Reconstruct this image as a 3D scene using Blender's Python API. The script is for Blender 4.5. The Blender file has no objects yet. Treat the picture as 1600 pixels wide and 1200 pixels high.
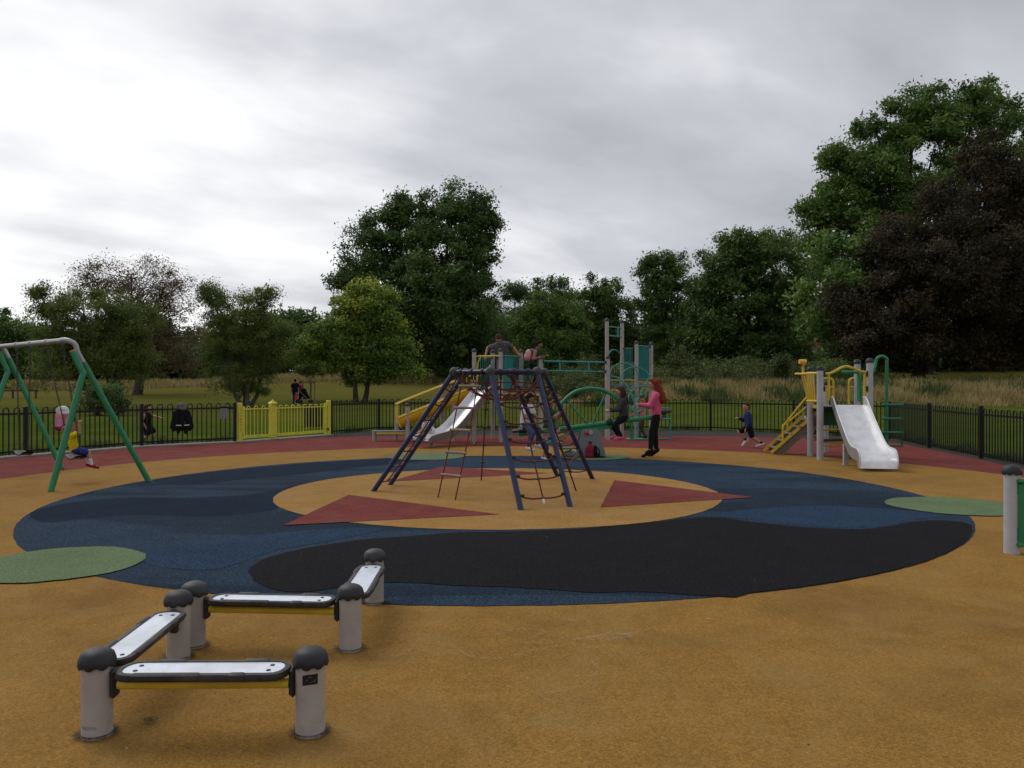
import bpy, math, random
import numpy as np
from mathutils import Vector as V, Matrix

R = math.radians
random.seed(7)
rng = np.random.default_rng(11)
sc = bpy.context.scene
COL = sc.collection

# ------------------------------------------------------------------ camera
CAM_H = 1.6
F_PX = 1260.0                      # focal length in photograph pixels (1600 wide)
cam_d = bpy.data.cameras.new('camera')
cam_d.sensor_fit = 'HORIZONTAL'
cam_d.sensor_width = 36.0
cam_d.lens = 36.0 * F_PX / 1600.0
cam_d.clip_start = 0.05
cam_d.clip_end = 4000.0
cam = bpy.data.objects.new('camera', cam_d)
COL.objects.link(cam)
cam.location = (0, 0, CAM_H)
cam.rotation_euler = (R(90), 0, 0)
sc.camera = cam

# ------------------------------------------------------------------ sky
SUN_AZ = R(-48)                    # to the left of the view axis (+Y)
SUN_EL = R(50)
world = bpy.data.worlds.new('World')
sc.world = world
world.use_nodes = True
nt = world.node_tree
nt.nodes.clear()


def nn(t, kind, **kw):
    n = t.nodes.new(kind)
    for k, v in kw.items():
        setattr(n, k, v)
    return n


def lk(t, a, b):
    t.links.new(a, b)


def math_node(t, op, a, b=None, clamp=False):
    n = t.nodes.new('ShaderNodeMath')
    n.operation = op
    n.use_clamp = clamp
    for i, s in enumerate((a, b)):
        if s is None:
            continue
        if isinstance(s, (int, float)):
            n.inputs[i].default_value = s
        else:
            t.links.new(s, n.inputs[i])
    return n.outputs[0]


w_out = nn(nt, 'ShaderNodeOutputWorld')
w_bg = nn(nt, 'ShaderNodeBackground')
w_bg.inputs['Strength'].default_value = 0.1
sky = nn(nt, 'ShaderNodeTexSky', sky_type='NISHITA', sun_disc=False, sun_elevation=SUN_EL,
         sun_rotation=SUN_AZ, air_density=1.0, dust_density=2.0, ozone_density=1.0)
tc = nn(nt, 'ShaderNodeTexCoord')
sep = nn(nt, 'ShaderNodeSeparateXYZ')
lk(nt, tc.outputs['Generated'], sep.inputs[0])
zc = math_node(nt, 'ADD', math_node(nt, 'MAXIMUM', sep.outputs[2], 0.0), 0.16)
cx = math_node(nt, 'DIVIDE', sep.outputs[0], zc)
cy = math_node(nt, 'DIVIDE', sep.outputs[1], zc)
comb = nn(nt, 'ShaderNodeCombineXYZ')
lk(nt, cx, comb.inputs[0]); lk(nt, cy, comb.inputs[1])
mp0 = nn(nt, 'ShaderNodeMapping')
mp0.inputs['Rotation'].default_value = (0, 0, R(-42))
lk(nt, comb.outputs[0], mp0.inputs[0])
mp = nn(nt, 'ShaderNodeMapping')
mp.inputs['Scale'].default_value = (0.82, 1.12, 1.0)
mp.inputs['Location'].default_value = (2.2, 5.3, 0.0)
lk(nt, mp0.outputs[0], mp.inputs[0])
n1 = nn(nt, 'ShaderNodeTexNoise')
n1.inputs['Scale'].default_value = 0.95
n1.inputs['Detail'].default_value = 5.0
n1.inputs['Roughness'].default_value = 0.5
n1.inputs['Distortion'].default_value = 0.25
lk(nt, mp.outputs[0], n1.inputs['Vector'])
n2 = nn(nt, 'ShaderNodeTexNoise')
n2.inputs['Scale'].default_value = 2.4
n2.inputs['Detail'].default_value = 4.0
n2.inputs['Roughness'].default_value = 0.55
lk(nt, mp.outputs[0], n2.inputs['Vector'])
nmix = math_node(nt, 'ADD', math_node(nt, 'MULTIPLY', n1.outputs['Fac'], 0.78),
                 math_node(nt, 'MULTIPLY', n2.outputs['Fac'], 0.22))
# brighter veil of cloud towards the hidden sun on the left
vd = nn(nt, 'ShaderNodeVectorMath', operation='DOT_PRODUCT')
lk(nt, tc.outputs['Generated'], vd.inputs[0])
vd.inputs[1].default_value = V((-0.62, 0.78, 0.10)).normalized()
lobe = math_node(nt, 'POWER', math_node(nt, 'MAXIMUM', vd.outputs['Value'], 0.0), 6.0)
bright = math_node(nt, 'ADD', math_node(nt, 'MULTIPLY', math_node(nt, 'SUBTRACT', nmix, 0.5), 2.3),
                   math_node(nt, 'ADD', math_node(nt, 'MULTIPLY', lobe, 0.66), 0.28), clamp=True)
ramp = nn(nt, 'ShaderNodeValToRGB')
ramp.color_ramp.elements[0].position = 0.0
ramp.color_ramp.elements[0].color = (0.37, 0.375, 0.405, 1)
ramp.color_ramp.elements[1].position = 1.0
ramp.color_ramp.elements[1].color = (0.98, 0.98, 0.98, 1)
em = ramp.color_ramp.elements.new(0.45)
em.color = (0.54, 0.55, 0.59, 1)
lk(nt, bright, ramp.inputs[0])
mul = nn(nt, 'ShaderNodeVectorMath', operation='SCALE')
mul.inputs['Scale'].default_value = 11.6
lk(nt, ramp.outputs[0], mul.inputs[0])
mixw = nn(nt, 'ShaderNodeMixRGB')
mixw.inputs[0].default_value = 0.94
lk(nt, sky.outputs[0], mixw.inputs[1]); lk(nt, mul.outputs[0], mixw.inputs[2])
lk(nt, mixw.outputs[0], w_bg.inputs['Color'])
lk(nt, w_bg.outputs[0], w_out.inputs['Surface'])

sun_d = bpy.data.lights.new('sun', 'SUN')
sun_d.energy = 1.3
sun_d.angle = R(35)
sun_d.color = (1.0, 0.97, 0.92)
sun = bpy.data.objects.new('sun', sun_d)
COL.objects.link(sun)
sd = V((math.sin(SUN_AZ) * math.cos(SUN_EL), math.cos(SUN_AZ) * math.cos(SUN_EL), math.sin(SUN_EL)))
sun.rotation_euler = (-sd).to_track_quat('-Z', 'Y').to_euler()

sc.view_settings.view_transform = 'Standard'
sc.view_settings.look = 'None'
sc.view_settings.exposure = 0.0
sc.view_settings.gamma = 1.0
sc.view_settings.use_curve_mapping = False
sc.cycles.use_denoising = True
sc.cycles.max_bounces = 6
sc.cycles.diffuse_bounces = 3
sc.cycles.transmission_bounces = 3
sc.cycles.transparent_max_bounces = 4


# ------------------------------------------------------------------ helpers
def W(px, py, Y):
    """World point seen at photograph pixel (px, py) at depth Y."""
    return V(((px - 800.0) / F_PX * Y, Y, CAM_H + (600.0 - py) / F_PX * Y))


def G(px, py, z=0.0):
    Y = (CAM_H - z) * F_PX / (py - 600.0)
    return V(((px - 800.0) / F_PX * Y, Y, z))


ORG = {}


def org(o):
    return ORG.get(o.name, V((0, 0, 0))) if o is not None else V((0, 0, 0))


def tag(o, label=None, cat=None, group=None, kind=None):
    if label: o['label'] = label
    if cat: o['category'] = cat
    if group: o['group'] = group
    if kind: o['kind'] = kind
    return o


def thing(name, label, cat, loc, group=None):
    o = bpy.data.objects.new(name, None)
    o.empty_display_size = 0.1
    COL.objects.link(o)
    o.location = loc
    ORG[o.name] = V(loc)
    return tag(o, label, cat, group)


def link_mesh(name, me, parent=None, at=None):
    """at = world position of the mesh origin."""
    o = bpy.data.objects.new(name, me)
    COL.objects.link(o)
    if parent is not None:
        o.parent = parent
        o.location = (V(at) - org(parent)) if at is not None else (0, 0, 0)
        ORG[o.name] = V(at) if at is not None else org(parent)
    else:
        o.location = at if at is not None else (0, 0, 0)
        ORG[o.name] = V(o.location)
    return o


def np_mesh(name, verts, quads, mat=None, tint=None, smooth=False):
    me = bpy.data.meshes.new(name)
    nv, nq = len(verts), len(quads)
    me.vertices.add(nv)
    me.vertices.foreach_set('co', np.asarray(verts, dtype=np.float32).ravel())
    k = quads.shape[1]
    me.loops.add(nq * k)
    me.loops.foreach_set('vertex_index', np.asarray(quads, dtype=np.int32).ravel())
    me.polygons.add(nq)
    me.polygons.foreach_set('loop_start', np.arange(0, nq * k, k, dtype=np.int32))
    me.polygons.foreach_set('use_smooth', np.full(nq, smooth, dtype=bool))
    if tint is not None:
        a = me.attributes.new('tint', 'FLOAT', 'FACE')
        a.data.foreach_set('value', np.asarray(tint, dtype=np.float32))
    me.update(calc_edges=True)
    if mat is not None:
        me.materials.append(mat)
    return me


def catmull(pts, n=8, closed=False):
    pts = [V(p) for p in pts]
    out = []
    m = len(pts)
    rngi = range(m if closed else m - 1)
    for i in rngi:
        if closed:
            p0, p1, p2, p3 = pts[(i - 1) % m], pts[i], pts[(i + 1) % m], pts[(i + 2) % m]
        else:
            p0 = pts[i - 1] if i > 0 else pts[0] * 2 - pts[1]
            p1, p2 = pts[i], pts[i + 1]
            p3 = pts[i + 2] if i + 2 < m else pts[-1] * 2 - pts[-2]
        for j in range(n):
            t = j / n
            out.append(0.5 * ((2 * p1) + (p2 - p0) * t + (2 * p0 - 5 * p1 + 4 * p2 - p3) * t * t
                              + (3 * p1 - p0 - 3 * p2 + p3) * t ** 3))
    if not closed:
        out.append(pts[-1])
    return out


class MB:
    def __init__(self):
        self.v = []
        self.f = []

    def add(self, vs, fs):
        b = len(self.v)
        self.v += [V(p) for p in vs]
        self.f += [tuple(b + i for i in f) for f in fs]
        return self

    def box(self, c, s, rot=None, chamfer=0.0):
        c = V(c)
        hx, hy, hz = s[0] / 2, s[1] / 2, s[2] / 2
        if chamfer <= 0:
            vs = [V((x, y, z)) for x in (-hx, hx) for y in (-hy, hy) for z in (-hz, hz)]
            fs = [(0, 1, 3, 2), (4, 6, 7, 5), (0, 4, 5, 1), (2, 3, 7, 6), (0, 2, 6, 4), (1, 5, 7, 3)]
        else:
            h = chamfer
            ring = [(hx - h, -hy), (hx, -hy + h), (hx, hy - h), (hx - h, hy), (-hx + h, hy), (-hx, hy - h),
                    (-hx, -hy + h), (-hx + h, -hy)]
            inner = [(x * (hx - h) / hx, y * (hy - h) / hy) for x, y in ring]
            vs = [V((x, y, -hz)) for x, y in inner] + [V((x, y, -hz + h)) for x, y in ring] + \
                 [V((x, y, hz - h)) for x, y in ring] + [V((x, y, hz)) for x, y in inner]
            fs = [tuple(reversed(range(8))), tuple(range(24, 32))]
            for k in range(3):
                for i in range(8):
                    j = (i + 1) % 8
                    fs.append((k * 8 + i, k * 8 + j, k * 8 + 8 + j, k * 8 + 8 + i))
        if rot is not None:
            vs = [rot @ p for p in vs]
        return self.add([p + c for p in vs], fs)

    def beam(self, a, b, w, h, up=V((0, 0, 1)), chamfer=0.0):
        """Rectangular bar from a to b; w across, h along up."""
        a, b = V(a), V(b)
        d = (b - a)
        L = d.length
        d.normalize()
        s = d.cross(up)
        if s.length < 1e-4:
            s = d.cross(V((0, 1, 0)))
        s.normalize()
        u = s.cross(d)
        m = Matrix((d, s, u)).transposed()
        return self.box((a + b) / 2, (L, w, h), m, chamfer)

    def tube(self, pts, r, n=10, closed=False, cap=True):
        pts = [V(p) for p in pts]
        m = len(pts)
        rad = list(r) if isinstance(r, (list, tuple, np.ndarray)) else [r] * m
        tang = []
        for i in range(m):
            if closed:
                t = pts[(i + 1) % m] - pts[(i - 1) % m]
            else:
                t = pts[min(i + 1, m - 1)] - pts[max(i - 1, 0)]
            if t.length < 1e-9:
                t = V((0, 0, 1))
            tang.append(t.normalized())
        ref = V((0, 0, 1)) if abs(tang[0].z) < 0.9 else V((1, 0, 0))
        u = tang[0].cross(ref).normalized()
        vs = []
        for i in range(m):
            u = u - tang[i] * u.dot(tang[i])
            if u.length < 1e-6:
                u = tang[i].orthogonal()
            u.normalize()
            w = tang[i].cross(u)
            for k in range(n):
                a = 2 * math.pi * k / n
                vs.append(pts[i] + (u * math.cos(a) + w * math.sin(a)) * rad[i])
        fs = []
        for i in range(m if closed else m - 1):
            for k in range(n):
                a, b = i * n + k, i * n + (k + 1) % n
                c, d = ((i + 1) % m) * n + (k + 1) % n, ((i + 1) % m) * n + k
                fs.append((a, b, c, d))
        if cap and not closed:
            fs.append(tuple(reversed(range(n))))
            fs.append(tuple((m - 1) * n + k for k in range(n)))
        return self.add(vs, fs)

    def sphere(self, c, r, seg=14, rings=8, rot=None):
        c = V(c)
        rr = r if isinstance(r, (tuple, list)) else (r, r, r)
        vs = [V((0, 0, 1))]
        for i in range(1, rings):
            th = math.pi * i / rings
            for k in range(seg):
                a = 2 * math.pi * k / seg
                vs.append(V((math.sin(th) * math.cos(a), math.sin(th) * math.sin(a), math.cos(th))))
        vs.append(V((0, 0, -1)))
        vs = [V((p.x * rr[0], p.y * rr[1], p.z * rr[2])) for p in vs]
        if rot is not None:
            vs = [rot @ p for p in vs]
        fs = []
        for k in range(seg):
            fs.append((0, 1 + k, 1 + (k + 1) % seg))
        for i in range(rings - 2):
            for k in range(seg):
                a = 1 + i * seg + k
                b = 1 + i * seg + (k + 1) % seg
                fs.append((a, a + seg, b + seg, b))
        last = len(vs) - 1
        s0 = 1 + (rings - 2) * seg
        for k in range(seg):
            fs.append((s0 + k, last, s0 + (k + 1) % seg))
        return self.add([p + c for p in vs], fs)

    def capsule(self, a, ra, b, rb, n=10):
        a, b = V(a), V(b)
        d = b - a
        if d.length < 1e-6:
            return self.sphere(a, max(ra, rb), 10, 6)
        d.normalize()
        pts, rad = [], []
        for t in (-0.98, -0.8, -0.45):
            pts.append(a + d * ra * t); rad.append(ra * math.sqrt(1 - t * t))
        pts.append(a); rad.append(ra)
        pts.append(b); rad.append(rb)
        for t in (0.45, 0.8, 0.98):
            pts.append(b + d * rb * t); rad.append(rb * math.sqrt(1 - t * t))
        return self.tube(pts, rad, n)

    def lathe(self, prof, c, n=16, cap=True):
        c = V(c)
        vs, fs = [], []
        for r, z in prof:
            for k in range(n):
                a = 2 * math.pi * k / n
                vs.append(c + V((r * math.cos(a), r * math.sin(a), z)))
        for i in range(len(prof) - 1):
            for k in range(n):
                fs.append((i * n + k, i * n + (k + 1) % n, (i + 1) * n + (k + 1) % n, (i + 1) * n + k))
        if cap:
            fs.append(tuple(reversed(range(n))))
            fs.append(tuple((len(prof) - 1) * n + k for k in range(n)))
        return self.add(vs, fs)

    def prism(self, poly, off):
        off = V(off)
        n = len(poly)
        vs = [V(p) for p in poly] + [V(p) + off for p in poly]
        fs = [tuple(range(n)), tuple(reversed(range(n, 2 * n)))]
        for i in range(n):
            j = (i + 1) % n
            fs.append((i, i + n, j + n, j))
        return self.add(vs, fs)

    def strip(self, rows):
        """Surface through rows of equal length."""
        n = len(rows[0])
        vs = [p for r in rows for p in r]
        fs = [(i * n + k, i * n + k + 1, (i + 1) * n + k + 1, (i + 1) * n + k)
              for i in range(len(rows) - 1) for k in range(n - 1)]
        return self.add(vs, fs)

    def mesh(self, name, mat, origin=V((0, 0, 0)), smooth=True, angle=42):
        me = bpy.data.meshes.new(name)
        me.from_pydata([tuple(p - origin) for p in self.v], [], self.f)
        me.update()
        if smooth:
            me.polygons.foreach_set('use_smooth', [True] * len(me.polygons))
            me.set_sharp_from_angle(angle=R(angle))
        if mat is not None:
            me.materials.append(mat)
        return me

    def build(self, name, mat, parent=None, smooth=True, angle=42):
        if parent is not None:
            o0 = org(parent)
            return link_mesh(name, self.mesh(name, mat, o0, smooth, angle), parent)
        lo = V((min(p.x for p in self.v), min(p.y for p in self.v), min(p.z for p in self.v)))
        hi = V((max(p.x for p in self.v), max(p.y for p in self.v), max(p.z for p in self.v)))
        o0 = V(((lo.x + hi.x) / 2, (lo.y + hi.y) / 2, lo.z))
        return link_mesh(name, self.mesh(name, mat, o0, smooth, angle), None, o0)


# ------------------------------------------------------------------ materials
def new_mat(name):
    m = bpy.data.materials.new(name)
    m.use_nodes = True
    t = m.node_tree
    t.nodes.clear()
    o = nn(t, 'ShaderNodeOutputMaterial')
    p = nn(t, 'ShaderNodeBsdfPrincipled')
    lk(t, p.outputs[0], o.inputs[0])
    return m, t, p, o


def noise(t, vec, scale, detail=4.0, rough=0.55, dist=0.0):
    n = nn(t, 'ShaderNodeTexNoise')
    n.inputs['Scale'].default_value = scale
    n.inputs['Detail'].default_value = detail
    n.inputs['Roughness'].default_value = rough
    n.inputs['Distortion'].default_value = dist
    lk(t, vec, n.inputs['Vector'])
    return n.outputs['Fac']


def rampn(t, fac, stops):
    r = nn(t, 'ShaderNodeValToRGB')
    e = r.color_ramp.elements
    e[0].position, e[0].color = stops[0][0], (*stops[0][1], 1)
    e[1].position, e[1].color = stops[-1][0], (*stops[-1][1], 1)
    for p, c in stops[1:-1]:
        x = e.new(p)
        x.color = (*c, 1)
    lk(t, fac, r.inputs[0])
    return r.outputs[0]


def mixc(t, fac, a, b, mode='MIX'):
    n = nn(t, 'ShaderNodeMixRGB', blend_type=mode)
    for i, s in ((0, fac), (1, a), (2, b)):
        if isinstance(s, (int, float)):
            n.inputs[i].default_value = s
        elif isinstance(s, tuple):
            n.inputs[i].default_value = (*s, 1) if len(s) == 3 else s
        else:
            lk(t, s, n.inputs[i])
    return n.outputs[0]


def bump(t, h, strength, dist, p):
    b = nn(t, 'ShaderNodeBump')
    b.inputs['Strength'].default_value = strength
    b.inputs['Distance'].default_value = dist
    lk(t, h, b.inputs['Height'])
    lk(t, b.outputs[0], p.inputs['Normal'])


def paint(name, col, rough=0.45, var=0.18, metal=0.0, scale=9.0, spec=0.4, grime=None):
    """Painted or plastic surface with uneven tone, dirt and gloss."""
    m, t, p, o = new_mat(name)
    tcn = nn(t, 'ShaderNodeTexCoord')
    vec = tcn.outputs['Object']
    f = noise(t, vec, scale, 5.0, 0.6)
    d = tuple(c * (1 - var) for c in col)
    l = tuple(min(1, c * (1 + var)) for c in col)
    c = rampn(t, f, [(0.3, d), (0.7, l)])
    if grime:
        g = noise(t, vec, 3.2, 6.0, 0.65, 0.4)
        gm = rampn(t, g, [(0.48, (0, 0, 0)), (0.72, (1, 1, 1))])
        gs = nn(t, 'ShaderNodeRGBToBW')
        lk(t, gm, gs.inputs[0])
        c = mixc(t, math_node(t, 'MULTIPLY', gs.outputs[0], grime[1]), c, grime[0])
    lk(t, c, p.inputs['Base Color'])
    p.inputs['Metallic'].default_value = metal
    p.inputs['Specular IOR Level'].default_value = spec
    rr = math_node(t, 'ADD', math_node(t, 'MULTIPLY', noise(t, vec, 22.0, 3.0), 0.25), rough - 0.12)
    lk(t, rr, p.inputs['Roughness'])
    bump(t, noise(t, vec, 60.0, 3.0), 0.08, 0.004, p)
    return m


def rubber(name, col, contrast=0.5, stain=(0.03, 0.02, 0.012), stain_amt=0.5, seed=0.0, bands=0.0, dust=None, clot=0.0):
    """Wet-pour rubber crumb."""
    m, t, p, o = new_mat(name)
    geo = nn(t, 'ShaderNodeNewGeometry')
    mpn = nn(t, 'ShaderNodeMapping')
    mpn.inputs['Location'].default_value = (seed, seed * 0.7, 0)
    lk(t, geo.outputs['Position'], mpn.inputs[0])
    vec = mpn.outputs[0]
    vo = nn(t, 'ShaderNodeTexVoronoi')
    vo.inputs['Scale'].default_value = 170.0
    lk(t, vec, vo.inputs['Vector'])
    sepc = nn(t, 'ShaderNodeSeparateColor')
    lk(t, vo.outputs['Color'], sepc.inputs[0])
    grain = sepc.outputs[0]
    dk = tuple(c * (1 - contrast) for c in col)
    lt = tuple(min(1, c * (1 + contrast * 0.75)) for c in col)
    c = rampn(t, grain, [(0.0, dk), (0.5, col), (1.0, lt)])
    # coarser clots of crumb
    g2 = noise(t, vec, 62.0, 3.0, 0.7)
    c = mixc(t, 1.0, c, rampn(t, g2, [(0.3, (0.62 - clot * 0.3,) * 3), (0.7, (1.24 + clot,) * 3)]), 'MULTIPLY')
    # dark single crumbs
    v2 = nn(t, 'ShaderNodeTexVoronoi')
    v2.inputs['Scale'].default_value = 46.0
    lk(t, vec, v2.inputs['Vector'])
    spot = math_node(t, 'LESS_THAN', v2.outputs['Distance'], 0.14)
    c = mixc(t, math_node(t, 'MULTIPLY', spot, 0.55), c, tuple(x * 0.25 for x in col))
    # worn and soiled areas
    s1 = noise(t, vec, 0.55, 6.0, 0.62, 0.6)
    s2 = noise(t, vec, 2.3, 6.0, 0.68, 0.3)
    c = mixc(t, 1.0, c, rampn(t, s2, [(0.28, (0.86, 0.86, 0.865)), (0.72, (1.1, 1.095, 1.08))]), 'MULTIPLY')
    sm = rampn(t, s1, [(0.5, (0, 0, 0)), (0.8, (1, 1, 1))])
    bw = nn(t, 'ShaderNodeRGBToBW')
    lk(t, sm, bw.inputs[0])
    c = mixc(t, math_node(t, 'MULTIPLY', bw.outputs[0], stain_amt), c, stain)
    if dust:
        s3 = noise(t, vec, 1.1, 7.0, 0.7, 1.2)
        dm = nn(t, 'ShaderNodeRGBToBW')
        lk(t, rampn(t, s3, [(0.45, (0, 0, 0)), (0.75, (1, 1, 1))]), dm.inputs[0])
        c = mixc(t, math_node(t, 'MULTIPLY', dm.outputs[0], dust[1]), c, dust[0])
    if bands:
        m2 = nn(t, 'ShaderNodeMapping')
        m2.inputs['Scale'].default_value = (0.16, 0.75, 1)
        m2.inputs['Rotation'].default_value = (0, 0, R(8))
        lk(t, geo.outputs['Position'], m2.inputs[0])
        bn = noise(t, m2.outputs[0], 1.0, 3.0, 0.5, 0.8)
        c = mixc(t, 1.0, c, rampn(t, bn, [(0.44, (1 - bands,) * 3), (0.5, (1 + bands * 0.6,) * 3)]), 'MULTIPLY')
    lk(t, c, p.inputs['Base Color'])
    p.inputs['Roughness'].default_value = 0.95
    p.inputs['Specular IOR Level'].default_value = 0.06
    bump(t, vo.outputs['Distance'], 0.35, 0.004, p)
    return m


def leaf_mat(name, dark, mid, light, transl=0.3):
    m, t, p, o = new_mat(name)
    at = nn(t, 'ShaderNodeAttribute', attribute_name='tint')
    c = rampn(t, at.outputs['Fac'], [(0.0, dark), (0.5, mid), (1.0, light)])
    lk(t, c, p.inputs['Base Color'])
    p.inputs['Roughness'].default_value = 0.55
    p.inputs['Specular IOR Level'].default_value = 0.3
    tr = nn(t, 'ShaderNodeBsdfTranslucent')
    lk(t, c, tr.inputs['Color'])
    mx = nn(t, 'ShaderNodeMixShader')
    mx.inputs[0].default_value = transl
    lk(t, p.outputs[0], mx.inputs[1]); lk(t, tr.outputs[0], mx.inputs[2])
    lk(t, mx.outputs[0], o.inputs[0])
    return m


def bark_mat(name, col):
    m, t, p, o = new_mat(name)
    tcn = nn(t, 'ShaderNodeTexCoord')
    mpn = nn(t, 'ShaderNodeMapping')
    mpn.inputs['Scale'].default_value = (6, 6, 1.2)
    lk(t, tcn.outputs['Object'], mpn.inputs[0])
    f = noise(t, mpn.outputs[0], 2.0, 6.0, 0.65)
    lk(t, rampn(t, f, [(0.3, tuple(c * 0.5 for c in col)), (0.7, tuple(c * 1.4 for c in col))]), p.inputs['Base Color'])
    p.inputs['Roughness'].default_value = 0.9
    bump(t, f, 0.6, 0.03, p)
    return m


M = {}
M['black_iron'] = paint('black_painted_iron', (0.006, 0.007, 0.007), 0.5, 0.3, spec=0.3)
M['gate_yellow'] = paint('yellow_gate_paint', (0.62, 0.60, 0.05), 0.5, 0.12, grime=((0.35, 0.28, 0.05), 0.5))
M['post_grey'] = paint('pale_post_coat', (0.38, 0.35, 0.315), 0.5, 0.08, grime=((0.17, 0.14, 0.11), 0.5))
M['post_cool'] = paint('cool_grey_post_coat', (0.43, 0.43, 0.44), 0.45, 0.08, grime=((0.25, 0.23, 0.2), 0.3))
M['cap_black'] = paint('black_rubber_cap', (0.020, 0.021, 0.023), 0.55, 0.3, scale=14, grime=((0.06, 0.055, 0.05), 0.5))
M['tread_black'] = paint('black_rubber_edge', (0.028, 0.026, 0.025), 0.6, 0.4, scale=12, grime=((0.085, 0.075, 0.06), 0.8))
M['deck_white'] = paint('white_deck_panel', (0.72, 0.77, 0.86), 0.28, 0.06, scale=7, spec=0.5, grime=((0.36, 0.36, 0.36), 0.5))
M['yellow'] = paint('yellow_powder_coat', (0.62, 0.43, 0.03), 0.4, 0.1, grime=((0.3, 0.2, 0.04), 0.4))
M['yellow_plastic'] = paint('yellow_moulded_plastic', (0.70, 0.44, 0.02), 0.35, 0.1)
M['teal'] = paint('teal_powder_coat', (0.03, 0.24, 0.22), 0.4, 0.12)
M['green'] = paint('green_powder_coat', (0.018, 0.19, 0.075), 0.38, 0.12)
M['green_dark'] = paint('dark_green_panel', (0.01, 0.085, 0.04), 0.5, 0.15)
M['navy'] = paint('blue_powder_coat', (0.013, 0.021, 0.072), 0.4, 0.15)
M['ball_grey'] = paint('charcoal_joint_ball', (0.055, 0.06, 0.062), 0.7, 0.2)
M['rope_red'] = paint('red_rope', (0.115, 0.024, 0.016), 0.85, 0.35, scale=60)
M['rope_dark'] = paint('dark_rope', (0.035, 0.018, 0.014), 0.9, 0.3, scale=60)
M['rung_wood'] = paint('worn_rung', (0.26, 0.20, 0.14), 0.7, 0.3, scale=18)
M['steel'] = paint('brushed_stainless', (0.78, 0.78, 0.79), 0.36, 0.08, metal=0.55, scale=4, grime=((0.45, 0.45, 0.46), 0.5))
M['steel_edge'] = paint('steel_edge', (0.62, 0.62, 0.62), 0.4, 0.08, metal=0.3)
M['slide_under'] = paint('slide_underside', (0.16, 0.13, 0.11), 0.55, 0.2, metal=0.2)
M['galv'] = paint('galvanised_steel', (0.38, 0.38, 0.39), 0.42, 0.14, metal=0.5)
M['chain'] = paint('chain_steel', (0.07, 0.065, 0.055), 0.45, 0.3, metal=0.6, scale=40)
M['red_plastic'] = paint('red_plastic', (0.45, 0.03, 0.03), 0.35, 0.12)
M['orange'] = paint('orange_plastic', (0.6, 0.22, 0.06), 0.4, 0.1)
M['grey_panel'] = paint('grey_metal_panel', (0.17, 0.185, 0.185), 0.5, 0.12)
M['concrete'] = paint('concrete_kerb', (0.26, 0.245, 0.22), 0.85, 0.25, scale=14)
M['white_plastic'] = paint('white_plastic', (0.7, 0.7, 0.68), 0.4, 0.06)
M['sticker'] = paint('sticker_black', (0.012, 0.012, 0.013), 0.35, 0.2)
M['ink'] = paint('scratch_pale', (0.2, 0.2, 0.2), 0.6, 0.2)
M['timber_dark'] = paint('dark_timber', (0.05, 0.04, 0.03), 0.8, 0.3)


# ------------------------------------------------------------------ ground
def sstep(a, b, x):
    t = np.clip((x - a) / (b - a), 0, 1)
    return t * t * (3 - 2 * t)


def ground_z(x, y):
    x = np.asarray(x, dtype=float)
    y = np.asarray(y, dtype=float)
    yy = np.clip(y - 45, 0, 75)
    f = 0.0028 * yy ** 1.7
    u = x / np.maximum(y, 5)
    left = 0.55 + 0.45 * sstep(-0.42, -0.16, u)
    wr = sstep(0.03, 0.20, u)
    bank = 1.45 * sstep(31, 60, y) + 2.6 * sstep(60, 110, y)
    z = f * left * (1 - wr) + bank * wr
    z = z + 0.05 * np.sin(x * 0.21 + 1.3) * np.sin(y * 0.17) * sstep(28, 40, y)
    return z


def gz(x, y):
    return float(ground_z(x, y))


M_lawn, t, p, o = new_mat('park_grass')
geo = nn(t, 'ShaderNodeNewGeometry')
vec = geo.outputs['Position']
fine = noise(t, vec, 9.0, 5.0, 0.7)
mid = noise(t, vec, 0.7, 5.0, 0.6, 0.4)
mpn = nn(t, 'ShaderNodeMapping')
mpn.inputs['Scale'].default_value = (0.014, 0.085, 1)
lk(t, vec, mpn.inputs[0])
big = noise(t, mpn.outputs[0], 1.0, 4.0, 0.6, 0.5)
c = rampn(t, mid, [(0.3, (0.040, 0.070, 0.009)), (0.7, (0.078, 0.104, 0.017))])
dry = rampn(t, fine, [(0.3, (0.115, 0.098, 0.026)), (0.7, (0.175, 0.142, 0.046))])
sepp = nn(t, 'ShaderNodeSeparateXYZ')
lk(t, vec, sepp.inputs[0])
far = math_node(t, 'MULTIPLY', math_node(t, 'SUBTRACT', sepp.outputs[1], 28.0), 0.016, clamp=True)
dfac = math_node(t, 'ADD', far, math_node(t, 'MULTIPLY', math_node(t, 'SUBTRACT', big, 0.5), 2.3), clamp=True)
c = mixc(t, math_node(t, 'MULTIPLY', dfac, 0.85), c, dry)
c = mixc(t, 1.0, c, rampn(t, noise(t, vec, 26.0, 3.0, 0.7), [(0.25, (0.55, 0.55, 0.5)), (0.75, (1.4, 1.4, 1.35))]), 'MULTIPLY')
lk(t, c, p.inputs['Base Color'])
p.inputs['Roughness'].default_value = 0.9
p.inputs['Specular IOR Level'].default_value = 0.0
bump(t, noise(t, vec, 14.0, 4.0, 0.7), 0.8, 0.06, p)

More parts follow.
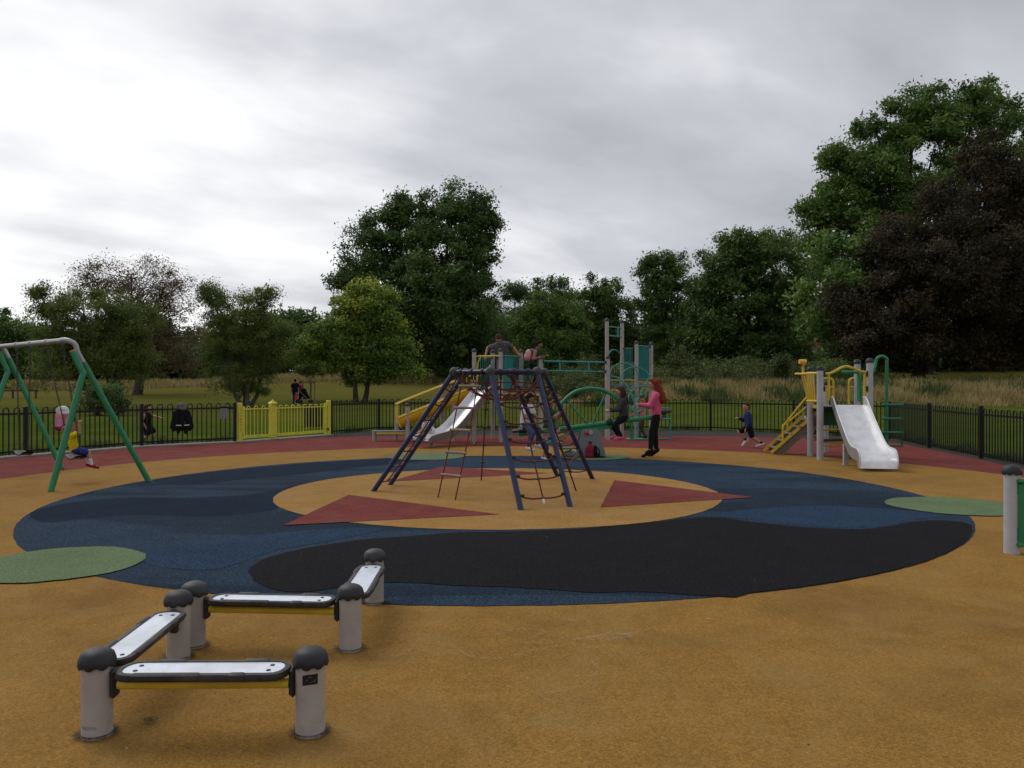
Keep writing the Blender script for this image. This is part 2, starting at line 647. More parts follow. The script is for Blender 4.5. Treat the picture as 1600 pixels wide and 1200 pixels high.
xs = np.concatenate([np.linspace(-900, -90, 14), np.linspace(-80, 80, 90), np.linspace(90, 900, 14)])
ys = np.concatenate([np.linspace(-300, -10, 8), np.linspace(0, 130, 90), np.linspace(140, 1500, 20)])
XX, YY = np.meshgrid(xs, ys)
ZZ = ground_z(XX, YY) - 0.03
nx, ny = len(xs), len(ys)
idx = np.arange(nx * ny).reshape(ny, nx)
q = np.stack([idx[:-1, :-1], idx[:-1, 1:], idx[1:, 1:], idx[1:, :-1]], -1).reshape(-1, 4)
gme = np_mesh('ground', np.stack([XX, YY, ZZ], -1).reshape(-1, 3), q, M_lawn, smooth=True)
tag(link_mesh('ground', gme), kind='structure')


def sheet(name, pts, z, mat):
    # trowelled, slightly uneven joints
    rp = []
    for i_ in range(len(pts)):
        a_, b_ = V((pts[i_][0], pts[i_][1])), V((pts[(i_ + 1) % len(pts)][0], pts[(i_ + 1) % len(pts)][1]))
        m_ = max(1, int((b_ - a_).length / 0.06)) if (b_ - a_).length < 4.5 else 1
        for k_ in range(m_):
            q_ = a_.lerp(b_, k_ / m_)
            rp.append((q_.x + random.gauss(0, 0.0035), q_.y + random.gauss(0, 0.0035)))
    pts = rp
    me = bpy.data.meshes.new(name)
    me.from_pydata([(p[0], p[1], z) for p in pts], [], [tuple(range(len(pts)))])
    me.update()
    if me.polygons[0].normal.z < 0:
        me.flip_normals()
    me.materials.append(mat)
    return tag(link_mesh(name, me), kind='structure')


def circ(cx, cy, r, n=140, wob=0.0, seed=0):
    return [(cx + (r + wob * math.sin(3 * a + seed) + wob * 0.6 * math.sin(7 * a + 2 * seed)) * math.cos(a),
             cy + (r + wob * math.sin(3 * a + seed) + wob * 0.6 * math.sin(7 * a + 2 * seed)) * math.sin(a))
            for a in [2 * math.pi * k / n for k in range(n)]]


FENCE_LEFT = [(-13.5, 12.5), (-12.16, 15.2), (-10.8, 17.9), (-9.44, 20.55), (-7.6, 22.1)]
FENCE_BACK = [(-5.66, 25.25), (-4.54, 27.5), (-1.8, 27.95), (1.0, 28.05), (3.9, 27.95), (6.8, 27.6), (9.0, 25.75), (10.95, 23.4)]
FENCE_RIGHT = [(10.95, 23.4), (10.43, 20.16), (10.06, 17.3), (9.72, 14.4), (9.4, 11.5)]

M['tan'] = rubber('ochre_rubber', (0.300, 0.163, 0.040), 0.32, (0.12, 0.064, 0.02), 0.75, 0.0, dust=((0.32, 0.21, 0.085), 0.4), clot=-0.13)
M['tan_inner'] = rubber('ochre_rubber_worn', (0.335, 0.185, 0.055), 0.45, (0.17, 0.10, 0.035), 0.4, 4.0, dust=((0.40, 0.27, 0.14), 0.4))
M['red'] = rubber('brick_red_rubber', (0.180, 0.042, 0.036), 0.45, (0.06, 0.022, 0.018), 0.5, 9.0, dust=((0.2, 0.09, 0.075), 0.5))
M['blue'] = rubber('blue_rubber', (0.017, 0.031, 0.051), 0.9, (0.006, 0.010, 0.018), 0.5, 15.0, bands=0.25, dust=((0.035, 0.050, 0.075), 0.35), clot=0.75)
M['black'] = rubber('charcoal_rubber', (0.0095, 0.0095, 0.0105), 0.85, (0.016, 0.015, 0.015), 0.5, 22.0, clot=0.8)
M['green_rub'] = rubber('sage_green_rubber', (0.130, 0.185, 0.095), 0.4, (0.06, 0.08, 0.035), 0.45, 30.0)
M['blue_dark'] = rubber('dark_blue_rubber', (0.0065, 0.0155, 0.031), 0.9, (0.004, 0.007, 0.012), 0.5, 18.0, clot=0.7)
M['blue_light'] = rubber('faded_blue_rubber', (0.018, 0.038, 0.070), 0.85, (0.01, 0.018, 0.03), 0.4, 19.0, clot=0.7)
M['tarmac'] = rubber('tarmac', (0.052, 0.050, 0.047), 0.45, (0.09, 0.075, 0.055), 0.6, 40.0)

tar = [(-13.7, 12.3)] + FENCE_LEFT[1:] + FENCE_BACK + FENCE_RIGHT[1:] + [(9.0, -4), (-13.7, -4)]
tar2 = []
for x, y in tar:
    d = V((x, y - 11.5))
    d = d * (1 + 0.28 / d.length)
    tar2.append((d.x, d.y + 11.5))
sheet('tarmac_path', tar2, 0.0, M['tarmac'])
redp = [(-13.2, 12.5), (-11.95, 15.05), (-10.6, 17.75), (-9.26, 20.35), (-7.5, 21.85), (-6.3, 23.6), (-5.3, 24.4), (-3.0, 24.72),
        (0, 24.85), (3, 24.8), (6.25, 24.6), (8.3, 23.95), (9.7, 23.2), (10.45, 22.0), (10.22, 19.95), (9.87, 17.1), (9.55, 14.8), (9.2, 11.5),
        (8.8, -3.6), (-13.2, -3.6)]
sheet('red_safety_surface', redp, 0.004, M['red'])
sheet('ochre_safety_surface', circ(0.1, 11.8, 8.85, 160, 0.05, 1), 0.008, M['tan'])
sheet('blue_safety_surface', circ(-0.2, 11.8, 6.04, 160, 0.02, 2), 0.012, M['blue'])
sheet('ochre_safety_surface', circ(-0.19, 11.96, 3.2, 120, 0.015, 4), 0.016, M['tan_inner'])
for tri in ([(545, 775), (780, 806), (443, 823)], [(960, 752), (1178, 779), (938, 795)], [(690, 730.5), (857, 741), (610, 754)]):
    sheet('red_triangle_marking', [G(*q)[:2] for q in tri], 0.020, M['red'])
for gx, gy, gr in ((-4.02, 7.12, 0.72), (5.75, 10.5, 0.81), (-1.9, 17.65, 0.85), (1.75, 17.6, 0.8)):
    sheet('green_spot_marking', circ(gx, gy, gr, 64, 0.012, gx), 0.020, M['green_rub'])
# charcoal repair patch with a wandering edge, closed along the blue disc's rim
top = [(388, 896), (398, 884), (424, 872), (488, 857), (572, 845), (640, 840), (720, 834), (800, 832.5), (900, 828.5), (1000, 820),
       (1090, 811), (1130, 811.5), (1180, 818), (1260, 826), (1340, 829), (1390, 824), (1430, 817), (1470, 815), (1505, 818)]
bot = [(1150, 936), (1090, 933), (1000, 927.5), (930, 929), (860, 924), (780, 920), (700, 917), (640, 913.5), (566, 915), (528, 921), (470, 928), (424, 923), (396, 909)]
pt = catmull([G(*q) for q in top], 5)
pb = catmull([G(*q) for q in bot], 5)
a0 = math.atan2(pt[-1].y - 11.8, pt[-1].x + 0.2)
a1 = math.atan2(pb[0].y - 11.8, pb[0].x + 0.2)
rim = [(-0.2 + 6.02 * math.cos(a0 + (a1 - a0) * k / 30), 11.8 + 6.02 * math.sin(a0 + (a1 - a0) * k / 30)) for k in range(1, 30)]
poly = [(q.x, q.y) for q in pt] + rim + [(q.x, q.y) for q in pb]
sheet('charcoal_repair_surface', poly, 0.0165, M['black'])
for nm, mt, ol, zz_ in (('blue_patch_surface', 'blue_dark', [(48, 803), (110, 787), (200, 779), (300, 779), (400, 773), (470, 758), (560, 748), (600, 752), (540, 768), (450, 790), (420, 800), (330, 808), (220, 806), (130, 812), (70, 818)], 0.0140),
                        ('blue_patch_surface', 'blue_dark', [(240, 751), (330, 739), (430, 729), (540, 721), (640, 717), (660, 722), (560, 731), (470, 742), (380, 750), (290, 759)], 0.0141),
                        ('blue_patch_surface', 'blue_light', [(1110, 806), (1180, 797), (1260, 792), (1340, 794), (1420, 800), (1480, 808), (1440, 812), (1390, 822), (1340, 826), (1250, 822), (1180, 814)], 0.0142),
                        ('blue_patch_surface', 'blue_light', [(210, 868), (300, 850), (420, 836), (520, 828), (600, 828), (520, 846), (430, 862), (380, 880), (330, 892), (250, 888)], 0.0144)):
    sheet(nm, [(q.x, q.y) for q in catmull([G(*q) for q in ol], 5, True)], zz_, M[mt])
# its raised edge
e = MB()
for k in range(len(poly)):
    a, b = poly[k], poly[(k + 1) % len(poly)]
    e.add([(a[0], a[1], 0.0165), (b[0], b[1], 0.0165), (b[0], b[1], 0.0118), (a[0], a[1], 0.0118)], [(0, 1, 2, 3)])

# kerb of pale concrete under the left fence and the gate
kb = MB()
kpts = [V((x, y, 0)) for x, y in FENCE_LEFT + FENCE_BACK[:1]]
for a, b in zip(kpts[:-1], kpts[1:]):
    d = (b - a).normalized()
    kb.beam(a + V((0, 0, 0.0)) + d * 0.002, b - d * 0.002, 0.24, 0.07, chamfer=0.012)
tag(kb.build('kerb', M['concrete']), kind='structure')


# soil stains, painted contact shade and chalk: thin films whose noise decides where they cover
def film_mat(name, col, lo, hi, scale, amt):
    m, t, p, o = new_mat(name)
    geo = nn(t, 'ShaderNodeNewGeometry')
    f = noise(t, geo.outputs['Position'], scale, 6.0, 0.7, 0.3)
    at = nn(t, 'ShaderNodeAttribute', attribute_name='edge')
    f = math_node(t, 'ADD', f, at.outputs['Fac'])
    k = nn(t, 'ShaderNodeMapRange')
    k.inputs[1].default_value, k.inputs[2].default_value = lo, hi
    k.inputs[3].default_value, k.inputs[4].default_value = 0.0, amt
    lk(t, f, k.inputs[0])
    p.inputs['Base Color'].default_value = (*col, 1)
    p.inputs['Roughness'].default_value = 0.9
    tr = nn(t, 'ShaderNodeBsdfTransparent')
    mx = nn(t, 'ShaderNodeMixShader')
    lk(t, k.outputs[0], mx.inputs[0])
    lk(t, tr.outputs[0], mx.inputs[1]); lk(t, p.outputs[0], mx.inputs[2])
    lk(t, mx.outputs[0], o.inputs[0])
    return m


M['soil_shade'] = film_mat('soil_and_shade', (0.022, 0.014, 0.008), 0.36, 0.66, 30.0, 0.9)
M['chalk'] = film_mat('chalk_smear', (0.42, 0.36, 0.28), 0.42, 0.75, 20.0, 0.22)


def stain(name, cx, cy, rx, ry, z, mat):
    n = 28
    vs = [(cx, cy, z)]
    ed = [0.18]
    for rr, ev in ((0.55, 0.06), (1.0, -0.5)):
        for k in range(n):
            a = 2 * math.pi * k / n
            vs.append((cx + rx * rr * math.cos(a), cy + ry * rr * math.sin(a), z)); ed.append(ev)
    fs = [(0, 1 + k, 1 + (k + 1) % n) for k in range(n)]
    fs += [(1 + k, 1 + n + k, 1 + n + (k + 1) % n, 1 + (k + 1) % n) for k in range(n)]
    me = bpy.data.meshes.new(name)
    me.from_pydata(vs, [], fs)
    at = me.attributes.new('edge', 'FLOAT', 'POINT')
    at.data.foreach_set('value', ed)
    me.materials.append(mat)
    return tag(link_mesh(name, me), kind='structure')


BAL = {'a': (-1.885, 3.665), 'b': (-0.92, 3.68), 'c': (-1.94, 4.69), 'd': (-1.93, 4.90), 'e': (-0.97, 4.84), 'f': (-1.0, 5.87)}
for i, (k, (x, y)) in enumerate(BAL.items()):  # soil rings round the post feet, darkened and widened as painted contact shade
    stain('soil_and_shade', x, y, 0.15, 0.14, 0.0225 + 0.0003 * i, M['soil_shade'])
stain('soil_and_shade', *G(236, 1132)[:2], 0.055, 0.045, 0.0262, M['soil_shade'])


def chalk_line(pxs, w, z):
    pts = catmull([G(*q) for q in pxs], 8)
    vs, fs, ed = [], [], []
    for i, q in enumerate(pts):
        d = (pts[min(i + 1, len(pts) - 1)] - pts[max(i - 1, 0)]).normalized()
        s = V((-d.y, d.x, 0)) * w
        fall = -0.35 if i in (0, len(pts) - 1) else 0.0
        for k, ev in ((-1, -0.35), (0, 0.12), (1, -0.35)):
            vs.append(tuple(V((q.x, q.y, z)) + s * k)); ed.append(ev + fall)
    for i in range(len(pts) - 1):
        for k in range(2):
            fs.append((i * 3 + k, i * 3 + k + 1, i * 3 + 4 + k, i * 3 + 3 + k))
    me = bpy.data.meshes.new('chalk_mark')
    me.from_pydata(vs, [], fs)
    at = me.attributes.new('edge', 'FLOAT', 'POINT')
    at.data.foreach_set('value', ed)
    me.materials.append(M['chalk'])
    tag(link_mesh('chalk_mark', me), kind='structure')


chalk_line([(585, 1028), (610, 1034), (640, 1022), (655, 1005), (685, 996)], 0.018, 0.0255)
chalk_line([(770, 1002), (785, 993), (820, 988), (850, 992), (830, 1002), (805, 1009), (850, 1010), (920, 1002), (975, 996), (1030, 985)], 0.024, 0.0257)
chalk_line([(715, 1020), (740, 1033), (790, 1034), (835, 1022), (900, 1010), (960, 1000), (1000, 995)], 0.026, 0.0259)
chalk_line([(925, 1038), (933, 1055), (915, 1075), (880, 1086), (845, 1092), (870, 1108)], 0.02, 0.0261)
chalk_line([(910, 1004), (950, 996), (985, 1000), (940, 1006)], 0.045, 0.0263)

# scraps and crumbs lying about
lv, lq = [], []
lit = [(G(random.uniform(60, 1580), random.uniform(742, 1190))) for _ in range(46)]
for q in lit:
    s = random.uniform(0.004, 0.011)
    a = random.uniform(0, 6.28)
    b = len(lv)
    for k in range(4):
        aa = a + k * math.pi / 2
        rr = s * random.uniform(0.6, 1.2)
        lv.append((q.x + math.cos(aa) * rr, q.y + math.sin(aa) * rr * 0.7, 0.0285 + random.uniform(0, 0.008)))
    lq.append((b, b + 1, b + 2, b + 3))
lm = np_mesh('litter', np.array(lv), np.array(lq), leaf_mat('scrap', (0.02, 0.015, 0.01), (0.30, 0.26, 0.18), (0.6, 0.58, 0.52), 0.1),
             tint=rng.choice([0.0, 0.1, 0.3, 0.6], len(lq)))
tag(link_mesh('litter', lm), 'small scraps and dry leaf bits scattered over the safety surface', 'litter', kind='stuff')

# ------------------------------------------------------------------ vegetation
tri_count = lambda: sum(len(o.data.polygons) * 2 for o in bpy.data.objects if o.type == 'MESH')
M['bark'] = bark_mat('bark', (0.05, 0.04, 0.03))
M['bark_grey'] = bark_mat('grey_bark', (0.11, 0.10, 0.08))
LEAF = {
    'oak': leaf_mat('dark_green_leaf', (0.034, 0.063, 0.015), (0.074, 0.127, 0.026), (0.139, 0.210, 0.045)),
    'lime': leaf_mat('mid_green_leaf', (0.047, 0.095, 0.021), (0.108, 0.193, 0.037), (0.202, 0.306, 0.066)),
    'bright': leaf_mat('yellow_green_leaf', (0.060, 0.115, 0.021), (0.132, 0.215, 0.033), (0.365, 0.409, 0.052)),
    'olive': leaf_mat('olive_leaf', (0.055, 0.084, 0.016), (0.115, 0.158, 0.030), (0.20, 0.24, 0.058), 0.4),
    'brown': leaf_mat('russet_leaf', (0.070, 0.050, 0.026), (0.125, 0.088, 0.045), (0.19, 0.15, 0.075), 0.4),
    'copper': leaf_mat('copper_leaf', (0.022, 0.021, 0.009), (0.044, 0.037, 0.016), (0.098, 0.062, 0.028), 0.35),
    'weed': leaf_mat('weed_leaf', (0.035, 0.060, 0.014), (0.080, 0.115, 0.028), (0.16, 0.17, 0.055)),
    'dry': leaf_mat('dry_grass_blade', (0.085, 0.10, 0.028), (0.30, 0.23, 0.09), (0.46, 0.36, 0.17), 0.4),
}


def leaves_np(cent, rad, n_per, size, core, up=0.35, out=0.5, flat=0.75):
    """Rhombic leaves gathered in clumps. cent (N,3), rad (N,)."""
    N = len(cent)
    n = N * n_per
    ci = np.repeat(np.arange(N), n_per)
    off = rng.normal(size=(n, 3)) * (rad[ci] * 0.48)[:, None]
    off[:, 2] *= flat
    pos = cent[ci] + off
    outv = pos - core
    outv /= np.linalg.norm(outv, axis=1, keepdims=True) + 1e-9
    nrm = rng.normal(size=(n, 3)) * 0.8 + outv * out
    nrm[:, 2] += up
    nrm /= np.linalg.norm(nrm, axis=1, keepdims=True)
    tg = np.cross(nrm, rng.normal(size=(n, 3)))
    tg /= np.linalg.norm(tg, axis=1, keepdims=True) + 1e-9
    bt = np.cross(nrm, tg)
    L = size * rng.uniform(0.65, 1.35, n)[:, None]
    Wd = L * rng.uniform(0.42, 0.62, n)[:, None]
    v = np.stack([pos - tg * L * 0.5 - bt * Wd * 0.42, pos - tg * L * 0.4 + bt * Wd * 0.6, pos + tg * L * 0.6], 1).reshape(-1, 3)
    qd = np.arange(n * 3).reshape(n, 3)
    base = rng.normal(0.5, 0.2, N)
    tint = np.clip(base[ci] + rng.normal(0, 0.13, n), 0, 1)
    return v, qd, tint


def tree(name, label, base, lobes, Y, kind='oak', leaf=0.34, dens=1.0, trunk_r=0.4, n_per=42, group='trees in the park', stems=1,
         clump=0.95, bark='bark', depth=0.9, fork=0.45, core_fill=0.35, up_tint=0.0, twigs=14, spread=0.0, void_cut=-0.62):
    """lobes: (px, py, rx_px, ry_px[, dy]) as seen in the photograph, given real depth and radii."""
    bz = gz(base[0], base[1]) - 0.15
    root = thing(name, label, 'tree', (base[0], base[1], bz), group)
    s = Y / F_PX
    LB = []
    for l in lobes:
        c = W(l[0], l[1], Y + (l[4] if len(l) > 4 else 0.0))
        LB.append((np.array(c), np.array([l[2] * s, (l[2] + l[3]) * 0.5 * s * depth, l[3] * s])))
    cs, rs, cores = [], [], []
    V_, Q_, T_ = [], [], []
    nb = 0
    tops = max(c[2] + r[2] for c, r in LB)
    br = MB()
    allc = np.mean([c for c, r in LB], axis=0)
    b0 = V((base[0], base[1], bz))
    minz = min(c[2] - r[2] for c, r in LB)
    forkp = V((base[0] + (allc[0] - base[0]) * 0.3, base[1], bz + (allc[2] - bz) * fork))
    stem_tops = []
    for k in range(stems):
        a = 2 * math.pi * k / stems + 0.6
        ofs = V((math.cos(a), math.sin(a), 0)) * (trunk_r * 1.6 if stems > 1 else 0)
        tp = forkp + V((math.cos(a), math.sin(a), 0)) * ((0.9 + spread) if stems > 1 else 0)
        midp = (b0 + ofs) * 0.5 + tp * 0.5 + V((random.uniform(-.15, .15), random.uniform(-.15, .15), 0))
        path = catmull([b0 + ofs, (b0 + ofs) * 0.85 + tp * 0.15, midp, tp], 4)
        rad = [trunk_r * (1.45 if i == 0 else 1.15 - 0.55 * i / len(path)) for i in range(len(path))]
        br.tube(path, rad, 9)
        stem_tops.append(tp)
    for c, r in LB:
        vol_area = (r[0] * r[1] + r[1] * r[2] + r[0] * r[2]) * 4.19
        N = max(10, int(dens * 1.55 * vol_area / (clump * clump * 2.2)))
        d = rng.normal(size=(N, 3))
        d /= np.linalg.norm(d, axis=1, keepdims=True)
        rad = np.where(rng.random(N) < core_fill, rng.uniform(0.25, 0.8, N), rng.uniform(0.78, 1.03, N))
        # bumpy outline
        ph = rng.uniform(0, 6.28, 3)
        bumpy = 1 + 0.13 * np.sin(d[:, 0] * 5 + ph[0]) * np.sin(d[:, 2] * 6 + ph[1]) + 0.07 * np.sin(d[:, 1] * 9 + ph[2])
        pc = c + d * r * (rad * bumpy)[:, None]
        fq = 2.2 / clump
        void = np.sin(pc[:, 0] * fq + ph[0]) * np.sin(pc[:, 1] * fq + ph[1]) + np.sin(pc[:, 2] * fq * 1.15 + ph[2] + 0.6 * np.sin(pc[:, 0] * fq * 0.7))
        pc = pc[void > void_cut]
        pc = pc[pc[:, 2] > ground_z(pc[:, 0], pc[:, 1]) + 0.4]
        if len(pc) == 0:
            continue
        rr = clump * rng.uniform(0.55, 1.25, len(pc))
        v, qd, tt = leaves_np(pc, rr, int(n_per * 4.6), leaf * 0.86, c)
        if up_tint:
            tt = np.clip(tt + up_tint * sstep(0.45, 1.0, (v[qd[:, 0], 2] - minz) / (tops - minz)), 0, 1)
        V_.append(v); Q_.append(qd + nb); T_.append(tt)
        nb += len(v)
        st = min(stem_tops, key=lambda q: (q - V(c)).length)
        cc = V(c)
        mp_ = st * 0.5 + cc * 0.5 + V((random.uniform(-.5, .5), random.uniform(-.5, .5), random.uniform(-.2, .5)))
        lim = catmull([st + V((0, 0, -0.3)), mp_, cc], 4)
        lr = trunk_r * 0.34
        br.tube(lim, [lr * (1 - 0.65 * i / len(lim)) for i in range(len(lim))], 6)
        for pk in pc[rng.permutation(len(pc))[:twigs]]:
            e0 = lim[random.randint(len(lim) // 2, len(lim) - 1)]
            e1 = V(pk)
            m1 = e0 * 0.5 + e1 * 0.5 + V((random.uniform(-.3, .3), random.uniform(-.3, .3), random.uniform(-.1, .35)))
            br.tube([e0, m1, e1], [lr * 0.3, lr * 0.18, lr * 0.06], 4, cap=False)
    vv = np.concatenate(V_)
    me = np_mesh('crown', vv - np.array(org(root)), np.concatenate(Q_), LEAF[kind], tint=np.concatenate(T_))
    br.build('trunk', M[bark], root)
    link_mesh('crown', me, root)
    return root


def at(px, Y):
    return ((px - 800.0) / F_PX * Y, Y)


tree('oak_tree', 'tallest broad dark green tree in the middle of the skyline', at(690, 96),
     [(690, 395, 85, 85), (585, 385, 46, 44), (605, 348, 40, 36), (635, 365, 62, 55), (705, 325, 62, 38), (745, 350, 32, 50), (748, 420, 32, 55), (592, 430, 56, 44), (552, 428, 40, 30), (535, 440, 22, 18), (640, 470, 85, 70, -3),
      (735, 490, 46, 75), (600, 500, 60, 50, -2), (680, 540, 100, 45, -4), (750, 540, 45, 45), (630, 318, 22, 16), (765, 350, 14, 14), (690, 460, 80, 70, -5)],
     96, 'oak', leaf=0.42, void_cut=-0.75, dens=0.52, trunk_r=0.85, n_per=44, clump=1.25, fork=0.4, core_fill=0.25)
tree('maple_tree', 'small bright green tree with yellowing top and forked trunk', at(563, 60),
     [(565, 487, 44, 30), (530, 525, 45, 34), (600, 525, 38, 36), (560, 555, 55, 26), (615, 568, 26, 22), (500, 530, 22, 26), (572, 458, 26, 16), (532, 464, 16, 10),
      (600, 458, 14, 14), (645, 580, 14, 9), (482, 548, 22, 22), (622, 545, 30, 24), (545, 583, 44, 14), (590, 585, 36, 13)],
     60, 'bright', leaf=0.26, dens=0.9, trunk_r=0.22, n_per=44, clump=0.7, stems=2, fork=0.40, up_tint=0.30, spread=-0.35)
tree('russet_tree', 'rounded tree with thin russet leaves and bare twigs on the left', at(215, 78),
     [(205, 435, 85, 34), (150, 440, 42, 30), (255, 455, 52, 36), (225, 480, 85, 45), (265, 520, 60, 55), (190, 540, 80, 45), (255, 565, 60, 30)],
     78, 'brown', leaf=0.20, dens=0.62, void_cut=-0.75, trunk_r=0.5, n_per=24, clump=1.0, core_fill=0.3, twigs=80, fork=0.3)
tree('hawthorn_tree', 'feathery olive green spreading tree behind the swing frame', at(150, 50),
     [(150, 505, 72, 50), (95, 520, 48, 42), (200, 500, 46, 42), (75, 480, 22, 26), (110, 570, 66, 42), (185, 565, 52, 40), (160, 618, 34, 24), (60, 455, 14, 12), (215, 545, 35, 40), (130, 470, 40, 18)],
     50, 'olive', leaf=0.15, void_cut=-0.7, dens=0.72, trunk_r=0.2, n_per=46, clump=0.62, stems=3, fork=0.35, twigs=60)
tree('thorn_tree', 'wispy olive tree with several stems left of the yellow gate', at(385, 55),
     [(372, 500, 52, 42), (405, 478, 24, 26), (338, 470, 24, 22), (325, 455, 12, 10), (415, 458, 16, 10), (385, 550, 56, 44), (425, 520, 30, 36), (345, 530, 38, 40), (395, 595, 42, 22), (350, 590, 28, 22), (440, 555, 22, 26)],
     55, 'olive', leaf=0.15, void_cut=-0.7, dens=0.70, trunk_r=0.16, n_per=46, clump=0.62, stems=4, fork=0.34, bark='bark_grey', twigs=60)
tree('sapling', 'thin young tree inside a timber stake guard', at(484, 62), [(484, 562, 18, 16), (474, 580, 12, 10), (496, 578, 12, 10)], 62, 'olive', leaf=0.16, dens=0.6,
     trunk_r=0.035, n_per=26, clump=0.5, fork=0.7, twigs=10)
tree('dark_tree', 'dark rounded tree at the far left edge', at(5, 95), [(0, 512, 32, 26), (22, 520, 18, 22), (5, 560, 42, 34), (-40, 540, 45, 50)], 95, 'oak', leaf=0.4, dens=0.7, trunk_r=0.4, clump=1.2)
tree('copper_beech', 'huge dark copper purple tree on the right', at(1430, 64),
     [(1450, 455, 120, 95), (1400, 385, 52, 50), (1480, 345, 62, 66), (1545, 305, 54, 72), (1535, 240, 30, 34), (1590, 300, 40, 60), (1360, 470, 62, 62), (1560, 455, 75, 105), (1455, 540, 120, 34), (1605, 400, 70, 130), (1345, 525, 44, 42),
      (1590, 545, 70, 45), (1325, 480, 30, 26), (1500, 420, 90, 80, -3), (1400, 520, 70, 45, -3), (1650, 480, 60, 100)],
     64, 'copper', leaf=0.27, dens=0.72, trunk_r=0.6, n_per=44, clump=0.95, core_fill=0.3, fork=0.35)
tree('poplar_tree', 'tallest leafy green tree behind the copper tree on the right', at(1450, 84),
     [(1330, 262, 48, 44), (1290, 330, 46, 26), (1380, 215, 44, 40), (1425, 170, 36, 30), (1490, 180, 60, 48), (1370, 300, 75, 70), (1450, 270, 85, 90), (1538, 148, 24, 32), (1300, 312, 34, 34),
      (1285, 395, 34, 48), (1560, 260, 55, 90), (1320, 380, 60, 60), (1265, 335, 20, 16), (1308, 245, 16, 16), (1440, 400, 100, 90), (1300, 460, 40, 70, -16), (1345, 420, 40, 50, -18), (1320, 520, 26, 36)],
     84, 'lime', leaf=0.42, dens=0.62, trunk_r=0.7, n_per=44, clump=1.15, core_fill=0.25, fork=0.4)
tree('poplar_tree', 'sparse pale green tree at the right picture edge', at(1600, 100), [(1600, 215, 26, 50), (1590, 290, 26, 44), (1640, 260, 40, 80), (1600, 370, 40, 50)], 100, 'bright', leaf=0.36, dens=0.4,
     trunk_r=0.4, n_per=30, clump=1.1, up_tint=-0.1)
tree('sycamore_tree', 'wide dark green tree left of the copper tree', at(1170, 84),
     [(1172, 400, 46, 38), (1120, 430, 50, 42), (1212, 440, 50, 60), (1150, 480, 80, 55), (1225, 505, 44, 50), (1110, 520, 60, 44), (1180, 545, 80, 36), (1140, 392, 26, 20), (1246, 450, 22, 36)],
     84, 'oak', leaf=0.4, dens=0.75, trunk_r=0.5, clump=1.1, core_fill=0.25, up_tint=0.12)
tree('ash_tree', 'grey green thin topped tree behind the wide dark tree', at(1215, 100), [(1215, 378, 30, 18), (1235, 390, 28, 26), (1195, 372, 18, 12), (1230, 440, 34, 44)], 100, 'olive', leaf=0.34, dens=0.45, trunk_r=0.3, n_per=34, clump=1.0)
tree('ash_tree', 'loose topped grey green tree right of the climbing tower', at(1045, 92), [(1045, 415, 34, 20), (1022, 430, 26, 26), (1060, 455, 44, 44), (1018, 480, 30, 40), (1045, 520, 50, 46), (1015, 410, 12, 10)], 92,
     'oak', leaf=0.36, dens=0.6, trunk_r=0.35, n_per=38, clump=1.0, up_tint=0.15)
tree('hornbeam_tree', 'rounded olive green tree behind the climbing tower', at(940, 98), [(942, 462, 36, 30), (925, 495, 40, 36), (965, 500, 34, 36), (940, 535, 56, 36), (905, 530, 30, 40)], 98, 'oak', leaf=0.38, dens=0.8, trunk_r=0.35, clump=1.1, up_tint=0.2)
tree('dome_tree', 'smooth yellow green dome shaped tree behind the platform', at(862, 86), [(862, 492, 46, 34), (838, 520, 34, 34), (885, 520, 36, 36), (860, 550, 58, 30), (825, 548, 22, 26)], 86, 'lime', leaf=0.3, dens=1.0, trunk_r=0.3, clump=0.8, core_fill=0.2)
tree('distant_tree', 'distant loose tree just right of the tallest dark tree', at(808, 135), [(805, 458, 28, 22), (800, 490, 34, 34), (820, 520, 40, 40)], 135, 'oak', leaf=0.5, dens=0.5, trunk_r=0.4, n_per=34, clump=1.5)
tree('distant_tree', 'distant flat topped tree above the dome shaped tree', at(862, 140), [(862, 446, 30, 15), (840, 462, 32, 24), (885, 465, 26, 26), (862, 500, 50, 36)], 140, 'oak', leaf=0.5, dens=0.6, trunk_r=0.4, n_per=34, clump=1.5)
tree('distant_tree', 'pointed dark tree left of the small bright tree', at(478, 120), [(470, 530, 34, 26), (500, 515, 26, 22), (450, 545, 30, 24), (485, 560, 44, 26)], 120, 'oak', leaf=0.48, dens=0.7, trunk_r=0.4, clump=1.4)


def mass(name, label, cat, rows, kind, leaf, n_per, clump):
    """A continuous bank of foliage, drawn as clumps over an undulating ridge."""
    cs = []
    for x, y, top, n, dx, dy in rows:
        z0 = gz(x, y)
        for _ in range(n):
            a = random.random() ** 0.85
            cs.append((x + random.gauss(0, dx), y + random.gauss(0, dy), z0 - 0.3 + (top) * a))
    cs = np.array(cs)
    rr = clump * rng.uniform(0.6, 1.3, len(cs))
    v, qd, tt = leaves_np(cs, rr, int(n_per * 1.6), leaf, np.array([cs[:, 0].mean(), cs[:, 1].mean() + 30, -20.0]), up=0.5, out=0.2)
    me = np_mesh(name, v, qd, LEAF[kind], tint=tt)
    return tag(link_mesh(name, me), label, cat, kind='stuff')


